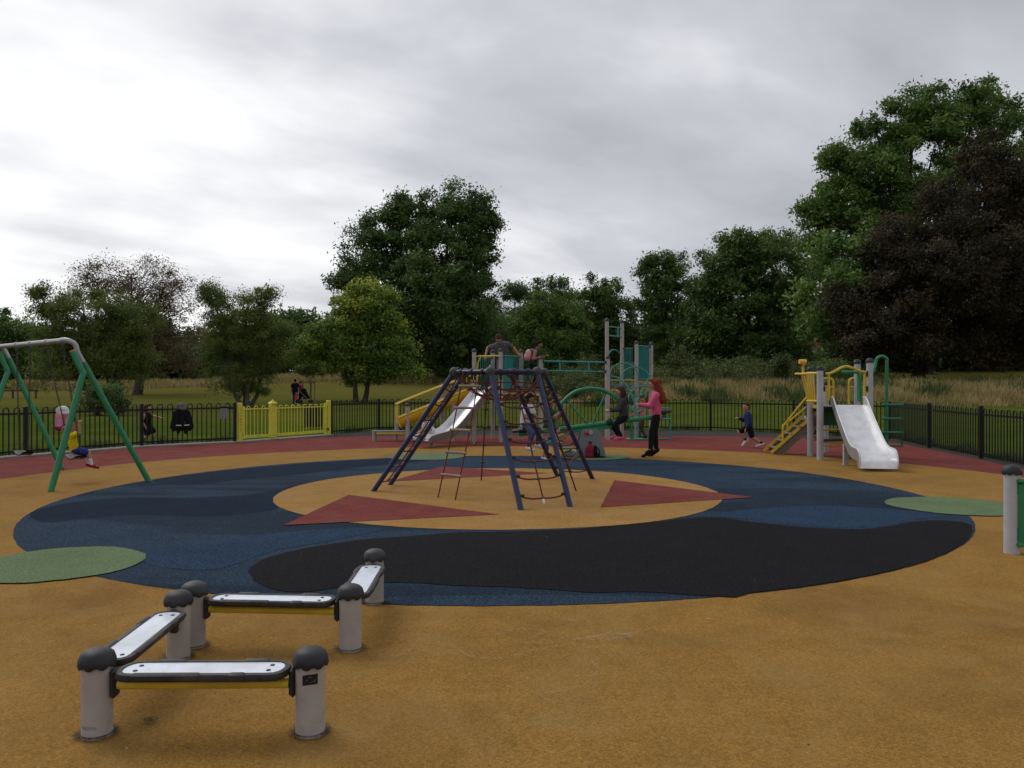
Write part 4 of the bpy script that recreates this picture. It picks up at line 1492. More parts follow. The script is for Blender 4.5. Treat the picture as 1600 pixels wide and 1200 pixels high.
MB().tube([q1, q2], 0.04, 12).build('leg_socket', M['galv'], sw)
MB().tube([q2, G(97, 733)], 0.046, 14).build('leg', M['green'], sw)
r0 = W(-1, 550, 14.95); r1 = W(12, 582, 14.95)
MB().tube(catmull([r0, r0.lerp(r1, 0.5), r1, r1.lerp(G(-45, 744), 0.1), G(-45, 744)], 4), 0.046, 14).build('leg', M['green'], sw)


def chain_mesh(a, b, link=0.042):
    a, b = V(a), V(b)
    L = (b - a).length
    n = int(L / (link * 0.74))
    d = (b - a).normalized()
    u = d.orthogonal().normalized()
    w = d.cross(u)
    m_ = MB()
    for k in range(n):
        c = a.lerp(b, (k + 0.5) / n)
        x = u if k % 2 else w
        ring = []
        for i in range(8):
            t_ = 2 * math.pi * i / 8
            ring.append(c + d * math.cos(t_) * link * 0.5 + x * math.sin(t_) * link * 0.30)
        m_.tube(ring, 0.0052, 4, closed=True)
    return m_


def bar_at(px):
    lo, hi = A0, B0 + T2 * 1.0
    for _ in range(40):
        m_ = (lo + hi) / 2
        xx = 800 + m_.x / m_.y * F_PX
        if xx > px: lo = m_
        else: hi = m_
    return (lo + hi) / 2


def swing_seat(label, h0, h1, s0, s1, group='swing seats'):
    root = thing('hanging_swing', label, 'swing', ((s0 + s1) / 2), group)
    for h, s_ in ((h0, s0), (h1, s1)):
        chain_mesh(h + V((0, 0, -0.09)), s_ + V((0, 0, 0.05))).build('chain', M['chain'], root)
        MB().tube([h + V((0, 0, -0.03)), h + V((0, 0, -0.1))], 0.016, 8).build('hanger', M['chain'], root)
    d = (s1 - s0)
    w = V((-d.y, d.x, 0)).normalized() * 0.09
    rows_ = []
    for f in np.linspace(0, 1, 9):
        c = s0.lerp(s1, f) + V((0, 0, -0.05 * math.sin(math.pi * f)))
        rows_.append([c - w, c - w * 0.5 + V((0, 0, 0.006)), c + w * 0.5 + V((0, 0, 0.006)), c + w])
    m_ = MB().strip(rows_)
    bot_ = [[q - V((0, 0, 0.022)) for q in reversed(r_)] for r_ in rows_]
    m_.strip(bot_)
    for side in (0, -1):
        m_.strip([[r_[side] for r_ in rows_], [r_[side] - V((0, 0, 0.022)) for r_ in rows_]])
    m_.build('seat', M['cap_black'], root)
    return root


for px in (98, 73, 48, 26):
    q = bar_at(px)
    d = T2.normalized()
    MB().tube([q - d * 0.035, q + d * 0.035], 0.049, 14).build('bracket', M['galv'], sw)
sA, sB = bar_at(98), bar_at(73)
sC, sD = bar_at(48), bar_at(26)
SEATDIR = T2.normalized()
seat_mid = V((-7.06, 13.05, 0.45))
swing_seat('black swing seat carrying the girl in the yellow shirt', sA, sB, seat_mid - SEATDIR * 0.22, seat_mid + SEATDIR * 0.22)
em_ = (sC + sD) / 2
em_ = V((em_.x, em_.y, 0.44))
swing_seat('empty black swing seat hanging at the left edge', sC, sD, em_ - SEATDIR * 0.22, em_ + SEATDIR * 0.22)


# ------------------------------------------------------------------ seesaw
SY = 17.6
see = thing('seesaw', 'green seesaw with large hoop on a grey wedge base', 'seesaw', (1.7, SY, 0))


def sp(px, py, dy=0.0):
    return W(px, py, SY + dy)


bpoly = [V((1.36, SY - 0.17, 0)), V((2.04, SY - 0.17, 0)), V((1.90, SY - 0.17, 0.58)), V((1.84, SY - 0.17, 0.62)), V((1.56, SY - 0.17, 0.62)), V((1.50, SY - 0.17, 0.58))]
MB().prism(bpoly, (0, 0.03, 0)).prism([q + V((0, 0.34, 0)) for q in bpoly], (0, 0.03, 0)).build('base_plate', M['grey_panel'], see, smooth=False)
MB().tube([(1.70, SY - 0.22, 0.555), (1.70, SY + 0.24, 0.555)], 0.045, 14).build('axle', M['galv'], see)
MB().lathe([(0.045, 0), (0.05, 0.012), (0.04, 0.03), (0.015, 0.038)], (0, 0, 0), 14)
capm = MB().sphere((1.62, SY - 0.185, 0.545), (0.05, 0.028, 0.05), 14, 8)
capm.build('axle_cap', M['red_plastic'], see)


def beam_z(x):
    return 0.70 + 0.127 * (x - 1.7)


MB().tube([(0.15, SY, beam_z(0.15)), (3.36, SY, beam_z(3.36))], 0.05, 16).build('beam', M['green'], see)
fin = [V((0.9, SY - 0.02, beam_z(0.9) - 0.02)), V((2.55, SY - 0.02, beam_z(2.55) - 0.02)), V((2.1, SY - 0.02, beam_z(2.1) - 0.13)), V((1.2, SY - 0.02, beam_z(1.2) - 0.13))]
MB().prism(fin, (0, 0.04, 0)).build('beam_web', M['green'], see, smooth=False)
hoop = catmull([(0.93, SY, beam_z(0.93)), (1.0, SY, 1.02), (1.17, SY, 1.27), (1.43, SY, 1.45), (1.75, SY, 1.50), (2.05, SY, 1.44), (2.3, SY, 1.27), (2.47, SY, 1.05), (2.55, SY, beam_z(2.55))], 5)
MB().tube(hoop, 0.042, 14).build('hoop', M['green'], see)
MB().tube([(1.18, SY, 1.27), (1.68, SY, beam_z(1.68))], 0.024, 10).build('strut', M['green'], see)
MB().tube([(2.06, SY, 1.42), (1.74, SY, beam_z(1.74))], 0.024, 10).build('strut', M['green'], see)
for x in (1.05, 2.60):
    z0 = beam_z(x)
    MB().tube([(x, SY, z0), (x + 0.02, SY, z0 - 0.42)], 0.035, 12).build('foot_stem', M['green'], see)
    MB().beam((x - 0.09, SY, z0 - 0.42), (x + 0.26, SY, z0 - 0.415), 0.30, 0.035, chamfer=0.01).build('foot_rest', M['green'], see)
MB().sphere((2.12, SY, beam_z(2.12) + 0.02), 0.085, 14, 8).build('joint_ball', M['cap_black'], see)
for x, lab in ((3.28, 'r'), (0.18, 'l')):
    MB().box((x, SY, beam_z(x) + 0.085), (0.36, 0.30, 0.07), Matrix.Rotation(-0.127, 3, 'Y'), 0.02).build('seat', M['cap_black'], see)

# ------------------------------------------------------------------ climbing unit at the back
unit = thing('climbing_unit', 'large teal and yellow climbing unit with platform, slide and towers', 'climbing unit', (0.6, 23.0, 0))


def gpost(x, y, h, r=0.058, parent=unit, mat='post_grey'):
    o_ = MB().lathe([(r, -0.02), (r, h)], (x, y, 0), 18).build('post', M[mat], parent)
    MB().lathe([(r * 1.28, h - 0.01), (r * 1.3, h + 0.02), (r * 0.9, h + 0.055), (r * 0.3, h + 0.085), (0.01, h + 0.09)], (x, y, 0), 18).build('cap', M['cap_black'], o_)
    return V((x, y, 0))


def pxp(px, Y):
    return (px - 800) / F_PX * Y


U1 = gpost(pxp(741, 22.4), 22.4, 2.50)
U2 = gpost(pxp(770, 23.5), 23.5, 2.52)
U3 = gpost(pxp(782.5, 22.1), 22.1, 2.50)
U4 = gpost(pxp(814, 23.3), 23.3, 2.52)
U5 = gpost(pxp(845, 22.6), 22.6, 2.30)
U6 = gpost(pxp(948.3, 24.2), 24.2, 3.5)
U6b = gpost(pxp(949.8, 23.2), 23.2, 2.34)
U7 = gpost(pxp(972, 24.7), 24.7, 3.48)
U8 = gpost(pxp(994.6, 24.2), 24.2, 2.82)
U9 = gpost(pxp(1017.5, 24.6), 24.6, 2.80)
for q in (U1, U2, U3, U4):
    pass
PZ = 1.40
floor1 = [V((U1.x - .05, U1.y, PZ)), V((U3.x, U3.y, PZ)), V((U5.x, U5.y, PZ)), V((U4.x + 0.1, U4.y, PZ)), V((U2.x, U2.y, PZ))]
MB().prism(floor1, (0, 0, -0.05)).build('platform', M['grey_panel'], unit, smooth=False)
for a, b in ((U1, U3), (U3, U5), (U5, U4), (U4, U2), (U2, U1)):
    d = (b - a).normalized()
    MB().beam(a + d * 0.06 + V((0, 0, PZ - 0.09)), b - d * 0.06 + V((0, 0, PZ - 0.09)), 0.04, 0.07).build('platform_beam', M['yellow'], unit)


def bar_panel(a, b, z0, z1, n, mat, ins=0.07, r=0.011):
    d = (b - a).normalized()
    A = a + d * ins
    B = b - d * ins
    pnl = MB().tube([A + V((0, 0, z1)), B + V((0, 0, z1))], 0.02, 10).tube([A + V((0, 0, z0)), B + V((0, 0, z0))], 0.02, 10).build('railing', mat, unit)
    for k in range(n):
        q = A.lerp(B, (k + 0.5) / n)
        MB().tube([q + V((0, 0, z0)), q + V((0, 0, z1))], r, 8).build('railing_bar', mat, pnl)
    for q in (a + d * 0.062, b - d * 0.062):
        for z in (z0, z1):
            MB().box(q + V((0, 0, z)), (0.05, 0.06, 0.08), None, 0.01).build('clamp', M['cap_black'], pnl)
    return pnl


bar_panel(U3, U4, 1.50, 2.38, 9, M['teal'])
bar_panel(U1, U2, 1.50, 2.36, 8, M['teal'])
MB().prism([U3.lerp(U4, 0.22) + V((0, 0.02, 1.5)), U3.lerp(U4, 0.58) + V((0, 0.02, 1.5)), U3.lerp(U4, 0.58) + V((0, 0.02, 2.37)), U3.lerp(U4, 0.22) + V((0, 0.02, 2.37))], (0, 0.012, 0)).build('railing_panel', M['teal'], unit, smooth=False)
# slide hood bars in yellow
MB().tube(catmull([U1 + V((0.06, 0, 2.36)), U1.lerp(U3, 0.25) + V((0, -0.05, 2.36)), U1.lerp(U3, 0.12) + V((0, 0, 2.1)), U1 + V((0.08, 0, 1.45))], 5), 0.022, 9).build('slide_hood', M['yellow'], unit)
MB().tube([U1.lerp(U3, 0.2) + V((0, 0, 2.37)), U3 + V((-0.05, 0, 2.37))], 0.022, 9).build('slide_hood', M['yellow'], unit)
MB().tube([U1 + V((0.1, 0.05, 1.8)), U2 + V((-0.05, 0, 2.15))], 0.022, 8).build('brace', M['yellow'], unit)
MB().prism([U1 + V((0.08, 0.03, 1.46)), U2 + V((-0.06, 0, 1.46)), U2 + V((-0.06, 0, 2.08)), U1 + V((0.08, 0.03, 1.72))], (0.004, 0.02, 0)).build('railing_panel', M['green_dark'], unit, smooth=False)
# exit loops towards the overhead bar
for x0, x1 in ((0.32, 0.46), (0.72, 0.84)):
    MB().tube(catmull([(x0, 22.9, 1.42), (x0, 22.9, 2.15), (x0 + 0.06, 22.9, 2.28), (x1 + 0.02, 22.9, 2.26), (x1 + 0.05, 22.9, 2.15), (x1 + 0.05, 22.9, 1.42)], 5), 0.02, 9).build('hand_loop', M['teal'], unit)
    MB().tube([(x0, 22.9, 2.0), (x1 + 0.05, 22.9, 2.0)], 0.016, 8).build('hand_loop', M['teal'], unit)
# overhead rails and rope handles
for z in (2.22, 1.95):
    MB().tube([U5 + V((0.06, 0, z + 0.02)), U6b + V((-0.06, 0, z))], 0.026 if z > 2 else 0.022, 10).build('overhead_rail', M['teal'], unit)
for f in (0.28, 0.71):
    q = U5.lerp(U6b, f)
    MB().beam(q + V((0, 0, 2.22)), q + V((0, 0, 1.95)), 0.05, 0.02).build('rail_web', M['teal'], unit)
    MB().tube([q + V((0, 0, 1.94)), q + V((0, 0, 1.22))], 0.009, 6).build('hanging_rope', M['rope_red'], unit)
    MB().tube([q + V((-0.05, 0, 1.2)), q + V((0.05, 0, 1.2))], 0.016, 8).sphere(q + V((0, 0, 1.24)), 0.022, 8, 6).build('rope_handle', M['orange'], unit)
for q in (U5 + V((0.07, 0, 0)), U6b + V((-0.07, 0, 0))):
    for z in (2.23, 1.96):
        MB().box(q + V((0, 0, z)), (0.05, 0.09, 0.09), None, 0.012).build('clamp', M['cap_black'], unit)
# second tower
for z in (3.32, 3.05):
    MB().tube([U6 + V((0.05, 0, z)), U7 + V((-0.05, 0, z))], 0.02, 9).build('rung', M['teal'], unit)
MB().beam(U6.lerp(U7, 0.72) + V((0, 0, 3.32)), U6.lerp(U7, 0.72) + V((0, 0, 3.05)), 0.06, 0.02).build('rung', M['teal'], unit)
MB().tube(catmull([U6 + V((0.05, 0, 2.5)), U6.lerp(U7, 0.3) + V((0, 0, 2.62)), U6.lerp(U7, 0.6) + V((0, 0, 2.62)), U7 + V((-0.05, 0, 2.52))], 5), 0.02, 9).build('rung', M['teal'], unit)
floor2 = [U6 + V((0, 0, 1.6)), U8 + V((0, 0, 1.6)), U9 + V((0, 0, 1.6)), U7 + V((0, 0, 1.6))]
MB().prism(floor2, (0, 0, -0.05)).build('platform', M['grey_panel'], unit, smooth=False)
for z in (1.72, 1.42):
    MB().beam(U6 + V((0.05, -0.02, z)), U8 + V((-0.05, -0.02, z)), 0.03, 0.035).build('platform_beam', M['yellow'], unit)
bar_panel(U7, U8 + V((0, 0.3, 0)), 1.75, 2.68, 6, M['teal'])
bar_panel(U8, U9, 1.75, 2.74, 8, M['teal'])
MB().prism([U8.lerp(U9, .12) + V((0, .03, 1.78)), U8.lerp(U9, .85) + V((0, .03, 1.78)), U8.lerp(U9, .85) + V((0, .03, 2.72)), U8.lerp(U9, .12) + V((0, .03, 2.72))], (0, .012, 0)).build('railing_panel', M['teal'], unit, smooth=False)


def loop(cx, cz, r, y, tilt=0.0, a0=0, a1=360, rr=0.02):
    pts_ = []
    n_ = 28
    for k in range(n_ + (0 if a1 - a0 == 360 else 1)):
        a_ = R(a0 + (a1 - a0) * k / n_)
        pts_.append(V((cx + r * math.cos(a_), y + r * math.sin(a_) * math.sin(tilt), cz + r * math.sin(a_) * math.cos(tilt))))
    MB().tube(pts_, rr, 9, closed=(a1 - a0 == 360)).build('climbing_ring', M['teal'], unit)


def ux(px):
    return pxp(px, 23.6)


def uz(py, Y=23.6):
    return CAM_H + (600 - py) / F_PX * Y


loop(ux(977), uz(588), 0.42, 23.9, 0.3)
loop(ux(993), uz(596), 0.45, 23.6, 0.35)
loop(ux(1006), uz(626), 0.50, 23.3, 0.5, 20, 250)
MB().tube(catmull([(ux(952), 23.2, uz(588)), (ux(965), 23.2, uz(592)), (ux(980), 23.1, uz(610)), (ux(989), 23.0, uz(640)), (ux(991), 22.9, uz(670)), (ux(991), 22.9, 0.0)], 5), 0.024, 10).build('climbing_arch', M['teal'], unit)
MB().tube(catmull([(ux(1017), 23.9, uz(590)), (ux(1005), 23.6, uz(606)), (ux(995), 23.4, uz(625)), (ux(985), 23.2, uz(640)), (ux(1020), 23.0, uz(630))], 5), 0.02, 9).build('climbing_arch', M['teal'], unit)
MB().tube([(ux(1040), 22.9, uz(653)), (ux(1040), 22.9, 0.0)], 0.024, 10).build('climbing_arch', M['teal'], unit)
for py, w_ in ((653, 0.024), (683, 0.02), (637, 0.018)):
    MB().tube([(ux(991), 22.9, uz(py)), (ux(1040), 22.9, uz(py))], w_, 9).build('rung', M['teal'], unit)
# low rungs between the platform legs
for z in (0.95, 0.45):
    MB().tube([U4 + V((-0.35, -0.3, z)), U5 + V((-0.05, 0, z))], 0.018, 8).build('rung', M['teal'], unit)


# steel slide
def slide(parent, path, w, side_h, mat_in, mat_out=None, belly=0.0):
    """path: centre line of the bed; builds bed, side walls and rolled rims as separate parts."""
    P_ = [V(p_) for p_ in path]
    L, Rr, N = [], [], []
    for i in range(len(P_)):
        d = (P_[min(i + 1, len(P_) - 1)] - P_[max(i - 1, 0)])
        h_ = V((d.x, d.y, 0)).normalized()
        s_ = V((h_.y, -h_.x, 0))
        nrm = s_.cross(d.normalized())
        if nrm.z < 0: nrm = -nrm
        L.append(P_[i] - s_ * w / 2); Rr.append(P_[i] + s_ * w / 2); N.append(nrm)
    bed = MB()
    bed.strip([[l_, l_.lerp(r_, .5), r_] for l_, r_ in zip(L, Rr)])
    bed.strip([[r_ - n_ * .012, l_.lerp(r_, .5) - n_ * .012, l_ - n_ * .012] for l_, r_, n_ in zip(L, Rr, N)])
    bed.build('slide_bed', mat_in, parent)
    for S_, sg in ((L, -1), (Rr, 1)):
        m_ = MB()
        out = [(Rr[i] - L[i]).normalized() * sg * 0.012 for i in range(len(P_))]
        hts = [side_h * (0.40 + 0.60 * min(1, (len(P_) - 1 - i) / 9)) for i in range(len(P_))]
        a_ = [S_[i] - N[i] * 0.012 for i in range(len(P_))]
        b_ = [S_[i] + N[i] * hts[i] for i in range(len(P_))]
        m_.strip([a_, b_])
        wl = m_.build('slide_wall', mat_in, parent)
        MB().strip([[b_[i] + out[i] for i in range(len(P_))], [a_[i] + out[i] - N[i] * belly for i in range(len(P_))]]).build('slide_wall_skin', mat_out or mat_in, wl)
        MB().tube([b_[i] + out[i] * 0.5 for i in range(len(P_))], 0.016, 8).build('slide_rim', M['steel_edge'], wl)
    un = MB()
    un.strip([[L[i] - N[i] * .016, Rr[i] - N[i] * .016] for i in range(len(P_))])
    un.build('slide_back', M['slide_under'], parent)
    return L, Rr, N


path1 = catmull([(-0.66, 22.15, 1.42), (-0.78, 21.98, 1.39), (-1.15, 21.5, 0.92), (-1.52, 21.0, 0.46), (-1.78, 20.62, 0.29), (-2.15, 20.1, 0.24), (-2.25, 19.96, 0.20)], 5)
slide(unit, path1, 0.50, 0.13, M['steel'], M['slide_under'], 0.06)
MB().box((-1.02, 21.55, 0.38), (0.06, 0.06, 0.78), None, 0.008).build('slide_leg', M['post_grey'], unit)
MB().box((-2.02, 20.25, 0.10), (0.06, 0.06, 0.22), None, 0.008).build('slide_leg', M['grey_panel'], unit)

# yellow half pipe ramp with handrails
hp0 = V((-3.18, 22.35, 0.62))
hp1 = V((-1.15, 22.75, 1.45))
hd = (hp1 - hp0).normalized()
hs = V((hd.y, -hd.x, 0)).normalized()
hu = hs.cross(hd)
if hu.z < 0: hu = -hu
pr_ = 0.26
rows_o, rows_i = [], []
for k in range(15):
    c = hp0.lerp(hp1, k / 14)
    ro, ri = [], []
    for a_ in np.linspace(-8, 188, 19):
        ca, sa = math.cos(R(a_)), math.sin(R(a_))
        ro.append(c + hs * pr_ * ca - hu * pr_ * sa)
        ri.append(c + hs * (pr_ - 0.02) * ca - hu * (pr_ - 0.02) * sa)
    rows_o.append(ro); rows_i.append(list(reversed(ri)))
hp = MB().strip(rows_o).strip(rows_i)
hp.add([rows_o[0][i] for i in range(19)] + [rows_i[0][18 - i] for i in range(19)], [(i, i + 1, 19 + i + 1, 19 + i) for i in range(18)])
ramp_o = hp.build('pipe_ramp', M['yellow_plastic'], unit)
for sg in (-1, 1):
    MB().tube([hp0 + hs * sg * (pr_ + 0.005) + hu * 0.035, hp1 + hs * sg * (pr_ + 0.005) + hu * 0.035], 0.018, 9).build('ramp_rim', M['yellow'], ramp_o)
    for k in range(9):
        c = hp0.lerp(hp1, 0.1 + 0.095 * k) + hs * sg * (pr_ - 0.0) + hu * (-0.035)
        m_ = Matrix((hd, hu, hs)).transposed()
        MB().sphere(c, (0.032, 0.028, 0.012), 8, 6, m_).build('grip_boss', M['yellow_plastic'], ramp_o)
    e_ = hs * sg * (pr_ + 0.02)
    MB().tube(catmull([hp0 + e_ + V((0, 0, -0.1)), hp0 + e_ + V((0, 0, 0.36)), hp0 + e_ + hd * 0.12 + V((0, 0, 0.44)), hp1 + e_ + hd * -0.55 + V((0, 0, 0.42)), hp1 + e_ + hd * -0.42 + V((0, 0, 0.3))], 6), 0.022, 9).build('handrail', M['yellow'], unit)
bar_panel(V((-1.45, 22.5, 0)), V((-0.95, 22.5, 0)), 1.55, 1.82, 4, M['yellow'], 0.0, 0.012)
gpost(pxp(619.8, 22.9), 22.9, 1.0, 0.055)
gpost(pxp(636.8, 22.2), 22.2, 1.0, 0.06)
gpost(pxp(690.5, 23.2), 23.2, 1.55, 0.055)
gpost(pxp(708.5, 22.5), 22.5, 1.58, 0.06)
MB().lathe([(0.062, -0.02), (0.062, 0.30)], (pxp(585, 22.6), 22.6, 0), 16).build('post', M['post_grey'], unit)
MB().beam((pxp(588, 22.6), 22.6, 0.28), (pxp(637, 22.6), 22.6, 0.28), 0.34, 0.03).build('step', M['grey_panel'], unit)
MB().beam((pxp(588, 22.45), 22.45, 0.235), (pxp(634, 22.45), 22.45, 0.235), 0.03, 0.06).build('step_beam', M['yellow'], unit)

# ------------------------------------------------------------------ small slide unit on the right
s2 = thing('slide_unit', 'small slide unit with wide steel slide, yellow rails and stairs', 'slide unit', (7.0, 17.2, 0))


def spost(x, y, h, r=0.068):
    o_ = MB().lathe([(r, -0.02), (r, h)], (x, y, 0), 20).build('post', M['post_cool'], s2)
    scallop_cap((x, y, 0), r * 0.98, 0.085, h - 0.03, 28).build('cap', M['cap_black'], o_)
    return V((x, y, 0))


S1 = spost(pxp(1266, 17.85), 17.85, 1.93)
S2 = spost(pxp(1281.5, 16.94), 16.94, 1.93)
S4 = spost(pxp(1339.5, 18.15), 18.15, 2.10)
S5 = spost(pxp(1359, 17.25), 17.25, 2.10)
S3 = spost(pxp(1290.5, 18.9), 18.9, 1.62, 0.06)
DZ = 1.13
MB().prism([S2 + V((0.03, 0, DZ)), S5 + V((-0.03, 0, DZ)), S4 + V((-0.03, 0, DZ)), S1 + V((0.03, 0, DZ))], (0, 0, -0.05)).build('platform', M['grey_panel'], s2, smooth=False)
MB().beam(S2 + V((0.06, 0.02, DZ - 0.03)), S5 + V((-0.06, 0.02, DZ - 0.03)), 0.03, 0.05).build('platform_beam', M['cap_black'], s2)
MB().beam(S1 + V((0.04, -0.03, DZ - 0.02)), S2 + V((0.04, 0.06, DZ - 0.02)), 0.03, 0.07).build('platform_beam', M['yellow'], s2)
MB().prism([S1 + V((0.05, 0.05, DZ - 0.07)), S1 + V((0.62, 0.05, DZ - 0.07)), S1 + V((0.62, 0.05, DZ - 0.45)), S1 + V((0.05, 0.05, DZ - 0.45))], (0, 0.03, 0)).build('skirt_panel', M['green_dark'], s2, smooth=False)
path2 = catmull([(7.07, 17.0, 1.15), (7.05, 16.85, 1.13), (6.93, 16.25, 0.78), (6.80, 15.55, 0.39), (6.74, 15.22, 0.27), (6.69, 14.95, 0.245), (6.665, 14.78, 0.235), (6.655, 14.70, 0.18), (6.65, 14.67, 0.06)], 5)
slide(s2, path2, 0.64, 0.17, M['steel'], M['galv'], 0.03)  # outer wall skins get a greyer coat than the bed, painting their shaded side
MB().box((6.56, 15.85, 0.2), (0.1, 0.06, 0.42), None, 0.006).build('slide_leg', M['post_cool'], s2)
MB().box((7.08, 15.75, 0.2), (0.1, 0.06, 0.42), None, 0.006).build('slide_leg', M['post_cool'], s2)
# yellow arch over the slide entrance
ya = catmull([S2 + V((0.07, 0, 1.82)), S2.lerp(S5, 0.2) + V((0, -0.03, 1.83)), S2.lerp(S5, 0.5) + V((0, -0.03, 1.97)), S2.lerp(S5, 0.8) + V((0, -0.03, 1.87)), S5 + V((-0.06, 0, 1.84))], 6)
MB().tube(ya, 0.027, 12).build('entry_arch', M['yellow'], s2)
for f, z1 in ((0.16, 1.80), (0.88, 1.82)):
    q = S2.lerp(S5, f)
    MB().tube([q + V((0, -0.03, z1)), q + V((0, -0.03, 1.3))], 0.024, 10).build('entry_bar', M['yellow'], s2)
for q in (S2 + V((0.075, -0.02, 0)), S5 + V((-0.075, -0.02, 0))):
    for z in (1.82, 1.5):
        MB().box(q + V((0, 0, z)), (0.04, 0.07, 0.12), None, 0.012).build('clamp', M['cap_black'], s2)
MB().box(S5.lerp(S4, 0.3) + V((-0.14, 0, 1.53)), (0.05, 0.16, 0.62), None, 0.015).build('side_panel', M['green'], s2)
# back hoops
for cx_ in (pxp(1288, 18.2), pxp(1341, 18.2)):
    d_ = 1 if cx_ < 7.3 else -1
    MB().tube(catmull([(cx_ - 0.03 * d_, 18.2, 1.72), (cx_ + 0.13 * d_, 18.2, 1.73), (cx_ + 0.2 * d_, 18.2, 1.66), (cx_ + 0.21 * d_, 18.2, 1.5), (cx_ + 0.21 * d_, 18.2, 1.14)], 5), 0.024, 10).build('back_hoop', M['yellow'], s2)
    MB().tube([(cx_ + 0.06 * d_, 18.2, 1.55), (cx_ + 0.06 * d_, 18.2, 1.14)], 0.02, 9).build('back_hoop', M['yellow'], s2)
    MB().tube([(cx_ - 0.1 * d_, 18.2, 1.53), (cx_ + 0.21 * d_, 18.2, 1.53)], 0.02, 9).build('back_hoop', M['yellow'], s2)
# flared lookout on the left
la, lb_ = V((pxp(1251, 17.6), 17.55, 1.82)), S2 + V((-0.05, 0, 1.83))
MB().tube([la, lb_ + V((0.02, 0, 0))], 0.027, 11).build('lookout_rail', M['yellow'], s2)
lc, ld = V((pxp(1260.5, 17.6), 17.55, 1.23)), S2 + V((-0.05, 0, 1.24))
MB().tube([lc, ld], 0.03, 11).build('lookout_rail', M['yellow'], s2)
MB().tube([la, V((la.x + 0.1, 18.2, 1.83)), S1 + V((0, 0.05, 1.84))], 0.025, 10).build('lookout_rail', M['yellow'], s2)
for k in range(6):
    f = 0.02 + 0.145 * k
    MB().tube([la.lerp(lb_, f), lc.lerp(ld, f + 0.02)], 0.017, 9).build('lookout_bar', M['yellow'], s2)
sc0 = la + V((0.08, 0.12, 0.0))
MB().tube([sc0, sc0 + V((0, 0, 0.2))], 0.028, 11).build('scope_stem', M['yellow'], s2)
MB().tube([sc0 + V((-0.09, -0.02, 0.27)), sc0 + V((0.06, 0, 0.27))], [0.052, 0.048], 14).build('scope', M['yellow_plastic'], s2)
MB().sphere(sc0 + V((-0.0, -0.02, 0.21)), 0.045, 12, 8).build('scope_joint', M['orange'], s2)
# stairs
st0, st1 = V((pxp(1198, 18.5), 18.45, 0.0)), V((pxp(1262, 18.1), 18.1, 0.80))
for sy_ in (-0.26, 0.26):
    off = V((0, sy_, 0))
    MB().beam(st0 + off + V((0, 0, 0.05)), st1 + off + V((0.15, 0, 0.21)), 0.035, 0.07).build('stringer', M['yellow'], s2)
    MB().beam(st0 + off * 0.94 + V((0.16, 0, 0.02)), st1 + off * 0.94 + V((0.15, 0, 0.09)), 0.02, 0.17).build('stringer_skirt', M['slide_under'], s2)
    z_ = 0
    hr = catmull([st0 + off + V((0.27, 0, 0.0)), st0 + off + V((0.27, 0, 0.62)), st0 + off + V((0.33, 0, 0.71)), st1 + off + V((-0.12, 0, 0.50)), st1 + off + V((0.02, 0, 0.53)), st1 + off + V((0.12, 0, 0.50))], 6)
    if sy_ < 0:
        MB().tube(hr, 0.024, 10).build('handrail', M['yellow'], s2)
        continue
    hr = catmull([st0 + off + V((0.55, 0, 0.34)), st0 + off + V((0.55, 0, 0.68)), st0 + off + V((0.60, 0, 0.74)), st1 + off + V((0.1, 0, 0.30))], 6)
    MB().tube(hr, 0.020, 10).build('handrail', M['yellow'], s2)
for k in range(5):
    q = st0.lerp(st1, 0.16 + 0.2 * k)
    MB().box(q + V((0.05, 0, 0.03)), (0.2, 0.48, 0.03), None, 0.004).build('tread', M['slide_under'], s2)
    MB().box(q + V((0.14, 0, -0.04)), (0.015, 0.48, 0.13)).build('riser', M['slide_under'], s2)
# seat bench under the platform
MB().beam(S2 + V((0.08, 0.3, 0.40)), S5 + V((-0.3, 0.3, 0.40)), 0.24, 0.035).build('bench', M['tread_black'], s2)
for z in (0.28, 0.36, 0.62):
    MB().tube([S2 + V((0.08, 0.25, z)), S5 + V((-0.25, 0.25, z))], 0.022, 10).build('bench_rail', M['yellow'], s2)
# green hooked ladder on the right
hx = pxp(1385.5, 17.5)
hk = catmull([S5 + V((-0.45, 0.4, 1.86)), S5 + V((0.1, 0.2, 1.86)), S5 + V((0.17, 0.2, 1.90)), (hx - 0.24, 17.5, 2.06), (hx - 0.2, 17.5, 2.16), (hx - 0.1, 17.5, 2.20), (hx, 17.5, 2.14), (hx, 17.5, 2.0), (hx, 17.5, 1.0), (hx, 17.5, 0.0)], 6)
MB().tube(hk, 0.034, 12).build('ladder_pole', M['green'], s2)
MB().tube([(hx + 0.28, 17.4, 1.16), (hx + 0.28, 17.4, 0.28)], 0.018, 8).build('ladder_side', M['green_dark'], s2)
for z in (1.15, 0.85, 0.55, 0.27):
    MB().tube([(hx - 0.1, 17.5, z), (hx + 0.31, 17.4, z)], 0.024, 9).build('ladder_rung', M['green'], s2)


# ------------------------------------------------------------------ people
def cloth(name, col, var=0.12, rough=0.85):
    m = paint(name, col, rough, var, scale=14, spec=0.15)
    t = m.node_tree
    bn_ = [n_ for n_ in t.nodes if n_.type == 'BUMP'][0]
    tcn = [n_ for n_ in t.nodes if n_.type == 'TEX_COORD'][0]
    mpn = nn(t, 'ShaderNodeMapping')
    mpn.inputs['Scale'].default_value = (1, 1, 0.45)
    lk(t, tcn.outputs['Object'], mpn.inputs[0])
    lk(t, noise(t, mpn.outputs[0], 16.0, 3.0, 0.5, 1.5), bn_.inputs['Height'])
    bn_.inputs['Strength'].default_value = 0.7
    bn_.inputs['Distance'].default_value = 0.03
    return m


